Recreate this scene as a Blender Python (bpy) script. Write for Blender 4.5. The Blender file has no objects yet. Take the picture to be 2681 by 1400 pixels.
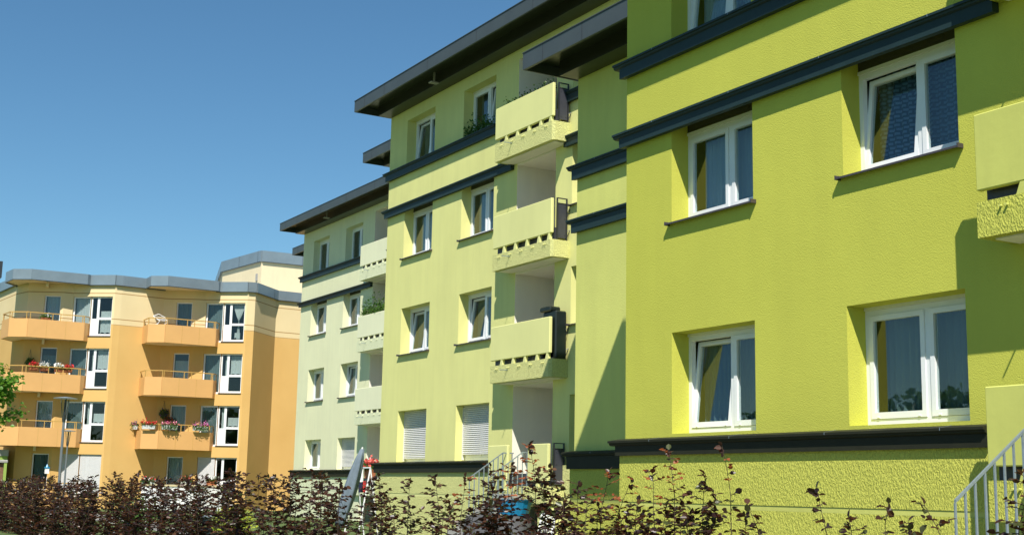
import bpy, math, random
import numpy as np
from mathutils import Matrix, Vector
S = bpy.context.scene
COL = S.collection
rnd = random.Random(7)

# ------------------------------------------------------------------ camera
f_px, yaw, pit, rol = 3403.4, math.radians(30.574), math.radians(9.766), math.radians(1.128)
az = math.pi - yaw
Fv = Vector((math.cos(az)*math.cos(pit), math.sin(az)*math.cos(pit), math.sin(pit)))
Rv = Vector((math.sin(az), -math.cos(az), 0)); Uv = Rv.cross(Fv)
R2 = Rv*math.cos(rol) + Uv*math.sin(rol); U2 = -Rv*math.sin(rol) + Uv*math.cos(rol)
cam = bpy.data.cameras.new('camera'); cam.sensor_width = 36; cam.lens = f_px/2681*36
cam.clip_end = 3000; cam.clip_start = .05
co = bpy.data.objects.new('camera', cam); COL.objects.link(co); S.camera = co
co.matrix_world = Matrix(((R2.x, U2.x, -Fv.x, 0), (R2.y, U2.y, -Fv.y, 0), (R2.z, U2.z, -Fv.z, 0), (0, 0, 0, 1)))

# ------------------------------------------------------------------ light
SUN = Vector((-1, .685, -1.53)).normalized()
w = bpy.data.worlds.new('World'); S.world = w; w.use_nodes = True
nt = w.node_tree; nt.nodes.clear()
sky = nt.nodes.new('ShaderNodeTexSky'); sky.sky_type = 'NISHITA'; sky.sun_disc = False
sky.sun_elevation = math.asin(-SUN.z); sky.sun_rotation = math.atan2(-SUN.x, -SUN.y)
sky.altitude = 200; sky.air_density = 1.0; sky.dust_density = .0; sky.ozone_density = 5.0
bg = nt.nodes.new('ShaderNodeBackground'); bg.inputs[1].default_value = .075
wo = nt.nodes.new('ShaderNodeOutputWorld')
hs = nt.nodes.new('ShaderNodeHueSaturation'); hs.inputs['Saturation'].default_value = 1.11; hs.inputs['Value'].default_value = 1.0
nt.links.new(sky.outputs[0], hs.inputs['Color']); tn = nt.nodes.new('ShaderNodeMix'); tn.data_type = 'RGBA'; tn.blend_type = 'MULTIPLY'; tn.inputs[0].default_value = 1; tn.inputs[7].default_value = (.96, 1.085, .985, 1)
nt.links.new(hs.outputs[0], tn.inputs[6]); nt.links.new(tn.outputs[2], bg.inputs[0]); nt.links.new(bg.outputs[0], wo.inputs[0])
sl = bpy.data.lights.new('sun', 'SUN'); sl.energy = 4.6; sl.angle = math.radians(.5); sl.color = (1, .95, .86)
so = bpy.data.objects.new('sun', sl); COL.objects.link(so)
so.rotation_euler = SUN.to_track_quat('-Z', 'Y').to_euler()
S.view_settings.view_transform = 'Standard'; S.view_settings.look = 'None'
S.view_settings.exposure = .6; S.view_settings.gamma = 1

GZ = -1.3      # ground level below the eye

# ------------------------------------------------------------------ materials
def srgb(r, g, b):
    c = []
    for v in (r, g, b):
        v /= 255; c.append(v/12.92 if v <= .04045 else ((v+.055)/1.055)**2.4)
    return (*c, 1)
def nmat(name):
    m = bpy.data.materials.new(name); m.use_nodes = True
    n = m.node_tree; return m, n, n.nodes['Principled BSDF']
def L(n, a, b): n.links.new(a, b)
def objco(n, scale=(1, 1, 1), rot=(0, 0, 0)):
    t = n.nodes.new('ShaderNodeNewGeometry'); mp = n.nodes.new('ShaderNodeMapping')
    mp.inputs['Scale'].default_value = scale; mp.inputs['Rotation'].default_value = rot
    L(n, t.outputs['Position'], mp.inputs[0]); return mp.outputs[0]
def noise(n, co_, sc, det=3, rough=.5):
    t = n.nodes.new('ShaderNodeTexNoise'); t.inputs['Scale'].default_value = sc
    t.inputs['Detail'].default_value = det; t.inputs['Roughness'].default_value = rough
    L(n, co_, t.inputs['Vector']); return t.outputs['Fac']
def ramp(n, fac, stops):
    r = n.nodes.new('ShaderNodeValToRGB'); cr = r.color_ramp
    while len(cr.elements) < len(stops): cr.elements.new(.5)
    for e, (p, c) in zip(cr.elements, stops): e.position = p; e.color = c
    L(n, fac, r.inputs[0]); return r.outputs[0]
def mult(c, k): return (c[0]*k, c[1]*k, c[2]*k, 1)
def bump(n, h, strength, dist, prev=None):
    b = n.nodes.new('ShaderNodeBump'); b.inputs['Strength'].default_value = strength; b.inputs['Distance'].default_value = dist
    L(n, h, b.inputs['Height'])
    if prev: L(n, prev, b.inputs['Normal'])
    return b.outputs[0]
def stucco(name, col, grain=55, bs=.6, bd=.01, var=.05, streak=.05):
    m, n, p = nmat(name); c = objco(n)
    big = noise(n, c, .55, 4, .6)
    base = ramp(n, big, [(.3, mult(col, 1-var)), (.7, mult(col, 1+var))])
    st = noise(n, objco(n, (2.2, 2.2, .22)), 1.6, 5, .65)
    sr = ramp(n, st, [(.35, (1-streak, 1-streak, 1-streak*.8, 1)), (.6, (1, 1, 1, 1))])
    mx = n.nodes.new('ShaderNodeMix'); mx.data_type = 'RGBA'; mx.blend_type = 'MULTIPLY'; mx.inputs[0].default_value = 1
    L(n, base, mx.inputs[6]); L(n, sr, mx.inputs[7])
    L(n, mx.outputs[2], p.inputs['Base Color'])
    p.inputs['Roughness'].default_value = .9; p.inputs['Specular IOR Level'].default_value = .15
    g = noise(n, c, grain, 2, .5); b1 = bump(n, g, bs, bd)
    g2 = noise(n, c, 3.0, 2, .5); b2 = bump(n, g2, .08, .03, b1)
    L(n, b2, p.inputs['Normal']); return m
def coarse(name, col, bd=.03):
    m, n, p = nmat(name)
    c = objco(n, (1, 1, .5), (0, .7, 0))
    dz = noise(n, objco(n), 9, 2)
    a = n.nodes.new('ShaderNodeMix'); a.data_type = 'VECTOR'; a.inputs[0].default_value = .03
    L(n, c, a.inputs[4]); L(n, dz, a.inputs[5])
    g = noise(n, a.outputs[1], 62, 2.5, .55)
    hr = ramp(n, g, [(.36, (0, 0, 0, 1)), (.62, (1, 1, 1, 1))])
    L(n, bump(n, hr, 1.0, bd), p.inputs['Normal'])
    L(n, ramp(n, g, [(.3, mult(col, .8)), (.6, mult(col, 1.04))]), p.inputs['Base Color'])
    p.inputs['Roughness'].default_value = .95; p.inputs['Specular IOR Level'].default_value = .1
    return m
def plain(name, col, rough=.5, metal=0, spec=.5, var=.04, sc=8, bs=0):
    m, n, p = nmat(name); c = objco(n)
    L(n, ramp(n, noise(n, c, sc, 4, .6), [(.3, mult(col, 1-var)), (.7, mult(col, 1+var))]), p.inputs['Base Color'])
    p.inputs['Roughness'].default_value = rough; p.inputs['Metallic'].default_value = metal
    p.inputs['Specular IOR Level'].default_value = spec
    if bs: L(n, bump(n, noise(n, c, 60, 2), bs, .005), p.inputs['Normal'])
    return m
def glassmat(name, tint=(.84, .90, .90, 1), ior=1.9):
    m, n, p = nmat(name); n.nodes.remove(p)
    out = n.nodes['Material Output']
    t = n.nodes.new('ShaderNodeBsdfTransparent'); t.inputs[0].default_value = tint
    g = n.nodes.new('ShaderNodeBsdfGlossy'); g.inputs['Roughness'].default_value = .01; g.inputs[0].default_value = (.95, .98, 1, 1)
    L(n, bump(n, noise(n, objco(n), 2.2, 1), .03, .02), g.inputs['Normal'])
    fr = n.nodes.new('ShaderNodeFresnel'); fr.inputs[0].default_value = ior
    ge = n.nodes.new('ShaderNodeNewGeometry'); sb = n.nodes.new('ShaderNodeMath'); sb.operation = 'SUBTRACT'; sb.inputs[0].default_value = 1; L(n, ge.outputs['Backfacing'], sb.inputs[1])
    ml = n.nodes.new('ShaderNodeMath'); ml.operation = 'MULTIPLY'; L(n, fr.outputs[0], ml.inputs[0]); L(n, sb.outputs[0], ml.inputs[1])
    mx = n.nodes.new('ShaderNodeMixShader'); L(n, ml.outputs[0], mx.inputs[0]); L(n, t.outputs[0], mx.inputs[1]); L(n, g.outputs[0], mx.inputs[2])
    L(n, mx.outputs[0], out.inputs[0]); return m
def leafmat(name, stops, trans=(.3, .08, .03, 1), tf=.25, rough=.4):
    m, n, p = nmat(name); out = n.nodes['Material Output']
    g = n.nodes.new('ShaderNodeNewGeometry')
    L(n, ramp(n, g.outputs['Random Per Island'], stops), p.inputs['Base Color'])
    p.inputs['Roughness'].default_value = rough; p.inputs['Specular IOR Level'].default_value = .4
    t = n.nodes.new('ShaderNodeBsdfTranslucent'); t.inputs[0].default_value = trans
    mx = n.nodes.new('ShaderNodeMixShader'); mx.inputs[0].default_value = tf
    L(n, p.outputs[0], mx.inputs[1]); L(n, t.outputs[0], mx.inputs[2]); L(n, mx.outputs[0], out.inputs[0]); return m
def curtain(name, col, tf=.35, pattern=False):
    m, n, p = nmat(name); out = n.nodes['Material Output']
    p.inputs['Base Color'].default_value = col; p.inputs['Roughness'].default_value = .9
    if pattern:
        b = n.nodes.new('ShaderNodeTexBrick'); L(n, objco(n, (1, 1, 1), (math.pi/2, 0, 0)), b.inputs[0])
        b.inputs['Scale'].default_value = 4.6; b.inputs['Color1'].default_value = col; b.inputs['Color2'].default_value = mult(col, .85)
        b.inputs['Mortar'].default_value = mult(col, .3); b.inputs['Mortar Size'].default_value = .07
        b.inputs['Mortar Smooth'].default_value = .4
        L(n, b.outputs[0], p.inputs['Base Color'])
    t = n.nodes.new('ShaderNodeBsdfTranslucent'); t.inputs[0].default_value = col
    mx = n.nodes.new('ShaderNodeMixShader'); mx.inputs[0].default_value = tf
    L(n, p.outputs[0], mx.inputs[1]); L(n, t.outputs[0], mx.inputs[2]); L(n, mx.outputs[0], out.inputs[0]); return m

LIME = (.53, .532, .088, 1); LIME_B = (.645, .655, .19, 1); LIME_C = (.715, .70, .28, 1); LIME_E = (.765, .76, .50, 1)
M = {}
M['wallA'] = stucco('vivid_lime_stucco', LIME, 75, .6, .009, .035, .03)
M['wallB'] = stucco('lime_stucco_set_back', LIME_B, 55, .5, .008)
M['wallC'] = stucco('soft_lime_stucco', LIME_C, 55, .4, .007, .04)
M['wallE'] = stucco('pale_lime_stucco', LIME_E, 55, .4, .007, .04)
M['smoothA'] = stucco('vivid_lime_smooth_concrete', (.56, .57, .15, 1), 14, .3, .005, .07, .06)
M['smoothC'] = stucco('soft_lime_smooth_concrete', (.72, .71, .31, 1), 9, .1, .003, .04, .03)
M['smoothE'] = stucco('pale_lime_smooth_concrete', (.77, .77, .54, 1), 9, .1, .003, .04, .03)
M['coarseA'] = coarse('coarse_lime_roughcast', (.56, .56, .11, 1), .007)
M['coarseC'] = coarse('coarse_soft_lime_roughcast', (.75, .74, .31, 1), .013)
M['coarseE'] = coarse('coarse_pale_lime_roughcast', (.78, .80, .54, 1), .006)
M['trim'] = plain('dark_petrol_trim', (.016, .034, .036, 1), .5, 0, .28, .12, 3)
M['trimlow'] = plain('dark_trim_yellow_reflection', (.020, .021, .012, 1), .65, 0, .25, .12)  # olive tone is the yellow wall's reflection, put into the base colour
M['fascia'] = plain('slate_grey_sheet_metal', (.078, .092, .095, 1), .48, .3, .5, .08, 2)
M['fasciadark'] = plain('dark_eaves_sheet', (.035, .036, .026, 1), .35, .3, .5, .1, 3)
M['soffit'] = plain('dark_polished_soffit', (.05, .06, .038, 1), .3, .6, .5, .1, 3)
M['silver'] = plain('zinc_blue_grey_sheet', (.27, .32, .35, 1), .36, .5, .5, .08, 1.2)
M['loggia'] = stucco('white_loggia_paint', (.84, .80, .70, 1), 50, .3, .006, .04, .04)
M['frame'] = plain('white_window_plastic', (.80, .81, .82, 1), .35, 0, .5, .02)
M['sill'] = plain('mauve_brown_metal_sill', (.085, .07, .075, 1), .4, .3, .5, .1)
M['box'] = plain('dark_shutter_box', (.05, .048, .035, 1), .6)
M['shutter'] = plain('light_grey_roller_shutter', (.62, .62, .62, 1), .5, 0, .4, .03)
M['glass'] = glassmat('window_glass'); M['glass2'] = glassmat('pale_window_glass', (.88, .92, .92, 1), 1.6)
M['curtW'] = curtain('white_net_curtain', (.52, .62, .66, 1), .35)
M['curtWW'] = curtain('bright_net_curtain', (.75, .78, .76, 1), .4)
M['curtB'] = curtain('blue_wavy_curtain', (.20, .34, .50, 1), .3, True)
M['curtG'] = curtain('teal_curtain', (.16, .22, .22, 1), .3)
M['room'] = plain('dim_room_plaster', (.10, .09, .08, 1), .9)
M['panel'] = plain('dark_grey_balcony_panel', (.045, .046, .058, 1), .45, 0, .5, .08)
M['steel'] = plain('galvanised_steel', (.36, .43, .49, 1), .42, .6, .5, .08, 20)
M['lampsteel'] = plain('grey_lamp_paint', (.16, .18, .19, 1), .5, .2)
M['dsteel'] = plain('dark_steel', (.06, .065, .07, 1), .45, .6)
M['concrete'] = stucco('grey_concrete', (.36, .35, .32, 1), 40, .4, .006)
M['tarp'] = plain('black_green_tarp', (.006, .012, .010, 1), .45)
M['petal_red'] = leafmat('red_petals', [(0, (.55, .01, .02, 1)), (1, (.85, .05, .06, 1))], (.6, .05, .05, 1), .2)
M['petal_pink'] = leafmat('pink_petals', [(0, (.75, .12, .30, 1)), (1, (.9, .35, .45, 1))], (.7, .2, .3, 1), .2)
M['petal_magenta'] = leafmat('magenta_petals', [(0, (.6, .08, .38, 1)), (1, (.8, .25, .55, 1))], (.7, .2, .4, 1), .2)
M['petal_white'] = leafmat('white_petals', [(0, (.8, .8, .78, 1)), (1, (.9, .9, .88, 1))], (.7, .7, .7, 1), .2)
M['petal_violet'] = leafmat('violet_petals', [(0, (.06, .03, .15, 1)), (1, (.15, .06, .25, 1))], (.2, .1, .3, 1), .2)
M['petal_coral'] = leafmat('coral_petals', [(0, (.7, .10, .09, 1)), (1, (.85, .2, .15, 1))], (.6, .2, .2, 1), .2)
M['green'] = leafmat('green_leaves', [(0, (.03, .08, .015, 1)), (1, (.09, .19, .03, 1))], (.12, .25, .03, 1), .3)
M['maple'] = leafmat('fresh_green_leaves', [(0, (.07, .18, .02, 1)), (1, (.16, .32, .04, 1))], (.25, .5, .05, 1), .4)
M['yellowleaf'] = leafmat('yellow_green_leaves', [(0, (.30, .36, .03, 1)), (1, (.5, .55, .06, 1))], (.5, .55, .08, 1), .35)
M['beech'] = leafmat('copper_beech_leaves', [(0, (.012, .008, .010, 1)), (.5, (.034, .016, .014, 1)), (.76, (.085, .038, .022, 1)), (.80, (.15, .075, .035, 1)), (.82, (.045, .055, .018, 1)), (1, (.06, .075, .025, 1))], (.22, .07, .03, 1), .22, .36)
M['beechtip'] = leafmat('young_orange_beech_leaves', [(0, (.25, .06, .02, 1)), (1, (.42, .14, .06, 1))], (.6, .16, .05, 1), .4)
M['bark'] = plain('brown_bark', (.06, .04, .03, 1), .9, 0, .2, .2, 30)
M['terracotta'] = plain('terracotta', (.42, .14, .06, 1), .8)
M['planter'] = plain('pale_planter_plastic', (.6, .6, .58, 1), .6)
M['parasol'] = plain('blue_grey_canvas', (.15, .19, .23, 1), .9, 0, .2, .15, 6, .2)
M['white'] = plain('white_enamel', (.8, .8, .8, 1), .5)
M['blue'] = plain('bright_blue_plastic', (.01, .22, .42, 1), .35, 0, .5, .2)
M['navy'] = plain('navy_cloth', (.01, .015, .05, 1), .9); M['redc'] = plain('red_cloth', (.5, .03, .03, 1), .9)
M['greycloth'] = plain('grey_cover_cloth', (.09, .09, .095, 1), .8, 0, .3, .25, 4, .3)
M['cream'] = plain('cream_canvas', (.6, .5, .3, 1), .9)

# orange house wall: cream above, orange below, thin grooves: painted colour of the house
def orangewall():
    m, n, p = nmat('cream_over_orange_render')
    g = n.nodes.new('ShaderNodeNewGeometry'); s = n.nodes.new('ShaderNodeSeparateXYZ'); L(n, g.outputs['Position'], s.inputs[0])
    z = s.outputs[2]
    def cmp(c, e):
        x = n.nodes.new('ShaderNodeMath'); x.operation = 'COMPARE'; x.inputs[1].default_value = c; x.inputs[2].default_value = e; L(n, z, x.inputs[0]); return x.outputs[0]
    gt = n.nodes.new('ShaderNodeMath'); gt.operation = 'GREATER_THAN'; gt.inputs[1].default_value = 8.34; L(n, z, gt.inputs[0])
    big = noise(n, objco(n), .5, 4, .6)
    o = ramp(n, big, [(.3, (.62, .385, .135, 1)), (.7, (.67, .425, .155, 1))])
    c = ramp(n, big, [(.3, (.70, .56, .32, 1)), (.7, (.75, .61, .36, 1))])
    mx = n.nodes.new('ShaderNodeMix'); mx.data_type = 'RGBA'; L(n, gt.outputs[0], mx.inputs[0]); L(n, o, mx.inputs[6]); L(n, c, mx.inputs[7])
    a = n.nodes.new('ShaderNodeMath'); a.operation = 'ADD'; L(n, cmp(10.01, .025), a.inputs[0]); L(n, cmp(8.63, .025), a.inputs[1])
    b = n.nodes.new('ShaderNodeMath'); b.operation = 'ADD'; b.use_clamp = True; L(n, a.outputs[0], b.inputs[0]); L(n, cmp(8.33, .015), b.inputs[1])
    m2 = n.nodes.new('ShaderNodeMix'); m2.data_type = 'RGBA'; m2.inputs[7].default_value = (.40, .25, .11, 1)
    L(n, b.outputs[0], m2.inputs[0]); L(n, mx.outputs[2], m2.inputs[6]); L(n, m2.outputs[2], p.inputs['Base Color'])
    p.inputs['Roughness'].default_value = .9; p.inputs['Specular IOR Level'].default_value = .15
    L(n, bump(n, noise(n, objco(n), 30, 2), .3, .008), p.inputs['Normal'])
    return m
M['orange'] = orangewall()
M['orangebal'] = plain('smooth_orange_panel', (.66, .37, .135, 1), .6, 0, .4, .04, 1)
M['creamwall'] = stucco('cream_render', (.74, .62, .40, 1), 30, .3, .008)
M['orail'] = plain('ochre_painted_rail', (.50, .30, .08, 1), .5)
M['creamsoffit'] = plain('cream_soffit', (.72, .60, .42, 1), .8)

# ground
def grassmat():
    m, n, p = nmat('lawn_grass'); c = objco(n)
    L(n, ramp(n, noise(n, c, 1.3, 8, .7), [(.3, (.05, .09, .02, 1)), (.55, (.085, .13, .03, 1)), (.75, (.14, .16, .06, 1))]), p.inputs['Base Color'])
    p.inputs['Roughness'].default_value = .95
    L(n, bump(n, noise(n, c, 25, 4), .6, .04), p.inputs['Normal']); return m
M['grass'] = grassmat()
def pavemat():
    m, n, p = nmat('concrete_slab_path'); c = objco(n)
    b = n.nodes.new('ShaderNodeTexBrick'); L(n, c, b.inputs[0]); b.inputs['Scale'].default_value = 1.6
    b.inputs['Color1'].default_value = (.28, .27, .25, 1); b.inputs['Color2'].default_value = (.33, .32, .30, 1); b.inputs['Mortar'].default_value = (.12, .11, .1, 1)
    b.inputs['Mortar Size'].default_value = .012
    L(n, b.outputs[0], p.inputs['Base Color']); p.inputs['Roughness'].default_value = .9; return m
M['path'] = pavemat()

# ------------------------------------------------------------------ mesh builder
class F:      # local facade frame: u along, d into the building, z up
    def __init__(s, p, q=None, dirv=None):
        d = Vector(dirv) if dirv else Vector((q[0]-p[0], q[1]-p[1])); s.len = d.length; d.normalize()
        s.p = p; s.dx, s.dy = d.x, d.y
    def __call__(s, u, d, z): return (s.p[0]+u*s.dx-d*s.dy, s.p[1]+u*s.dy+d*s.dx, z)
W0 = F((0, 0), dirv=(1, 0))
class MB:
    def __init__(s, fr=W0): s.v = []; s.f = []; s.fr = fr
    def add(s, pts, faces, raw=False):
        b = len(s.v); s.v += [tuple(p) if raw else s.fr(*p) for p in pts]; s.f += [tuple(b+i for i in f) for f in faces]; return s
    def box(s, a, b, c, d, e, f, bev=0):
        if bev:
            k = min(bev, (b-a)*.3, (d-c)*.3, (f-e)*.3); P = []
            for z, ins in ((e, k), (e+k, 0), (f-k, 0), (f, k)):
                x0, x1, y0, y1 = a+ins, b-ins, c+ins, d-ins; q = k if ins == 0 else 0
                P += [(x0+q, y0, z), (x1-q, y0, z), (x1, y0+q, z), (x1, y1-q, z), (x1-q, y1, z), (x0+q, y1, z), (x0, y1-q, z), (x0, y0+q, z)] if q else \
                     [(x0, y0, z), (x1, y0, z), (x1, y0+1e-4, z), (x1, y1-1e-4, z), (x1, y1, z), (x0, y1, z), (x0, y1-1e-4, z), (x0, y0+1e-4, z)]
            Fc = [tuple(range(7, -1, -1)), tuple(range(24, 32))]
            for r in range(3):
                for i in range(8): j = (i+1) % 8; Fc.append((r*8+i, r*8+j, r*8+8+j, r*8+8+i))
            return s.add(P, Fc)
        return s.add([(a, c, e), (b, c, e), (b, d, e), (a, d, e), (a, c, f), (b, c, f), (b, d, f), (a, d, f)],
                     [(3, 2, 1, 0), (4, 5, 6, 7), (0, 1, 5, 4), (1, 2, 6, 5), (2, 3, 7, 6), (3, 0, 4, 7)])
    def prism(s, poly, z0, z1, cap=True):
        n = len(poly); P = [(x, y, z0) for x, y in poly]+[(x, y, z1) for x, y in poly]
        Fc = [(i, (i+1) % n, n+(i+1) % n, n+i) for i in range(n)]
        if cap: Fc += [tuple(range(n-1, -1, -1)), tuple(range(n, 2*n))]
        return s.add(P, Fc)
    def extr(s, prof, u0, u1):     # profile (d,z) extruded along u
        n = len(prof); P = [(u0, d, z) for d, z in prof]+[(u1, d, z) for d, z in prof]
        Fc = [(i, (i+1) % n, n+(i+1) % n, n+i) for i in range(n)]+[tuple(range(n-1, -1, -1)), tuple(range(n, 2*n))]
        return s.add(P, Fc)
    def tube(s, a, b, r, n=8, r2=None):
        a = Vector(s.fr(*a)); b = Vector(s.fr(*b)); s.add(*tubepts(a, b, r, n, r2), raw=True); return s
    def path(s, pts, r, n=8):
        for p, q in zip(pts, pts[1:]): s.tube(p, q, r, n)
        return s
    def ball(s, c, r, n=10, m=6, sz=1, jit=0):
        P = []; Fc = []
        for i in range(m+1):
            t = math.pi*i/m
            for j in range(n):
                a = 2*math.pi*j/n; k = r*(1+jit*(rnd.random()-.5))
                P.append((c[0]+k*math.sin(t)*math.cos(a), c[1]+k*math.sin(t)*math.sin(a), c[2]+k*sz*math.cos(t)))
        for i in range(m):
            for j in range(n): Fc.append((i*n+j, i*n+(j+1) % n, (i+1)*n+(j+1) % n, (i+1)*n+j))
        return s.add(P, Fc)
    def lathe(s, c, prof, n=16):   # profile of (r,z)
        P = []; Fc = []; m = len(prof)
        for r, z in prof:
            for j in range(n): a = 2*math.pi*j/n; P.append((c[0]+r*math.cos(a), c[1]+r*math.sin(a), c[2]+z))
        for i in range(m-1):
            for j in range(n): Fc.append((i*n+j, i*n+(j+1) % n, (i+1)*n+(j+1) % n, (i+1)*n+j))
        Fc += [tuple(range(n-1, -1, -1)), tuple(range((m-1)*n, m*n))]
        return s.add(P, Fc)
    def build(s, name, mat, parent=None, smooth=False):
        o0 = Vector(parent['_o']) if parent is not None else Vector(s_center(s.v))
        me = bpy.data.meshes.new(name); me.from_pydata([(x-o0.x, y-o0.y, z-o0.z) for x, y, z in s.v], [], s.f); me.update()
        me.materials.append(mat)
        if smooth:
            for p in me.polygons: p.use_smooth = True
        o = bpy.data.objects.new(name, me); COL.objects.link(o)
        o['_o'] = tuple(o0)
        if parent is not None: o.parent = parent
        else: o.location = o0
        return o
def s_center(v):
    a = np.array(v); return ((a[:, 0].min()+a[:, 0].max())/2, (a[:, 1].min()+a[:, 1].max())/2, a[:, 2].min())
def tubepts(a, b, r, n=8, r2=None):
    d = (b-a).normalized(); up = Vector((0, 0, 1)) if abs(d.z) < .9 else Vector((1, 0, 0))
    x = d.cross(up).normalized(); y = d.cross(x); r2 = r if r2 is None else r2; P = []
    for c, rr in ((a, r), (b, r2)):
        for j in range(n): t = 2*math.pi*j/n; P.append(c+x*rr*math.cos(t)+y*rr*math.sin(t))
    Fc = [(j, (j+1) % n, n+(j+1) % n, n+j) for j in range(n)]+[tuple(range(n-1, -1, -1)), tuple(range(n, 2*n))]
    return P, Fc
def thing(name, loc, label, cat, group=None):
    o = bpy.data.objects.new(name, None); COL.objects.link(o); o.location = loc; o['_o'] = tuple(loc)
    o['label'] = label; o['category'] = cat
    if group: o['group'] = group
    return o
def tag(o, label, cat, group=None):
    o['label'] = label; o['category'] = cat
    if group: o['group'] = group
    return o

# ------------------------------------------------------------------ setting
g = MB(); N = 40
g.add([(-900, -500, GZ), (400, -500, GZ), (400, 900, GZ), (-900, 900, GZ)], [(0, 1, 2, 3)])
o = g.build('lawn', M['grass']); o['kind'] = 'structure'
pth = MB(); pth.add([(-66, 12.6, GZ+.004), (6, 7.6, GZ+.004), (6, 9.0, GZ+.004), (-66, 14.6, GZ+.004)], [(0, 1, 2, 3)])
o = pth.build('path', M['path']); o['kind'] = 'structure'

# ------------------------------------------------------------------ building pieces
def wall(mb, u0, u1, z0, z1, ops, depth=.305):
    """front sheet with openings (uL,uR,zs,zh,reveal?) and their reveals"""
    us = sorted({u0, u1, *[o[0] for o in ops], *[o[1] for o in ops]}); zs = sorted({z0, z1, *[o[2] for o in ops], *[o[3] for o in ops]})
    us = [u for u in us if u0 <= u <= u1]; zs = [z for z in zs if z0 <= z <= z1]
    for a, b in zip(us, us[1:]):
        for c, d in zip(zs, zs[1:]):
            mu, mz = (a+b)/2, (c+d)/2
            if any(o[0] < mu < o[1] and o[2] < mz < o[3] for o in ops): continue
            mb.add([(a, 0, c), (b, 0, c), (b, 0, d), (a, 0, d)], [(0, 1, 2, 3)])
    for o_ in ops:
        a, b, c, d = o_[:4]
        if len(o_) > 4 and not o_[4]: continue
        e = depth
        mb.add([(a, 0, c), (a, e, c), (a, e, d), (a, 0, d)], [(0, 1, 2, 3)])
        mb.add([(b, 0, c), (b, e, c), (b, e, d), (b, 0, d)], [(3, 2, 1, 0)])
        mb.add([(a, 0, d), (a, e, d), (b, e, d), (b, 0, d)], [(0, 1, 2, 3)])
        mb.add([(a, 0, c), (a, e, c), (b, e, c), (b, 0, c)], [(3, 2, 1, 0)])

def wavy(mb, u0, u1, d, z0, z1, amp=.018, n=60, seed=1, hem=0):
    r = random.Random(seed); ph = r.random()*6; P = []; k = 2*math.pi/(.085+r.random()*.03)
    for i in range(n+1):
        u = u0+(u1-u0)*i/n; dd = d+amp*math.sin(k*(u-u0)+ph)+amp*.5*math.sin(k*.37*(u-u0))
        hz = z0+(hem*abs(math.sin((u-u0)*11)) if hem else 0)
        P += [(u, dd, hz), (u, dd, z1)]
    mb.add(P, [(2*i, 2*i+2, 2*i+3, 2*i+1) for i in range(n)])

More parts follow.
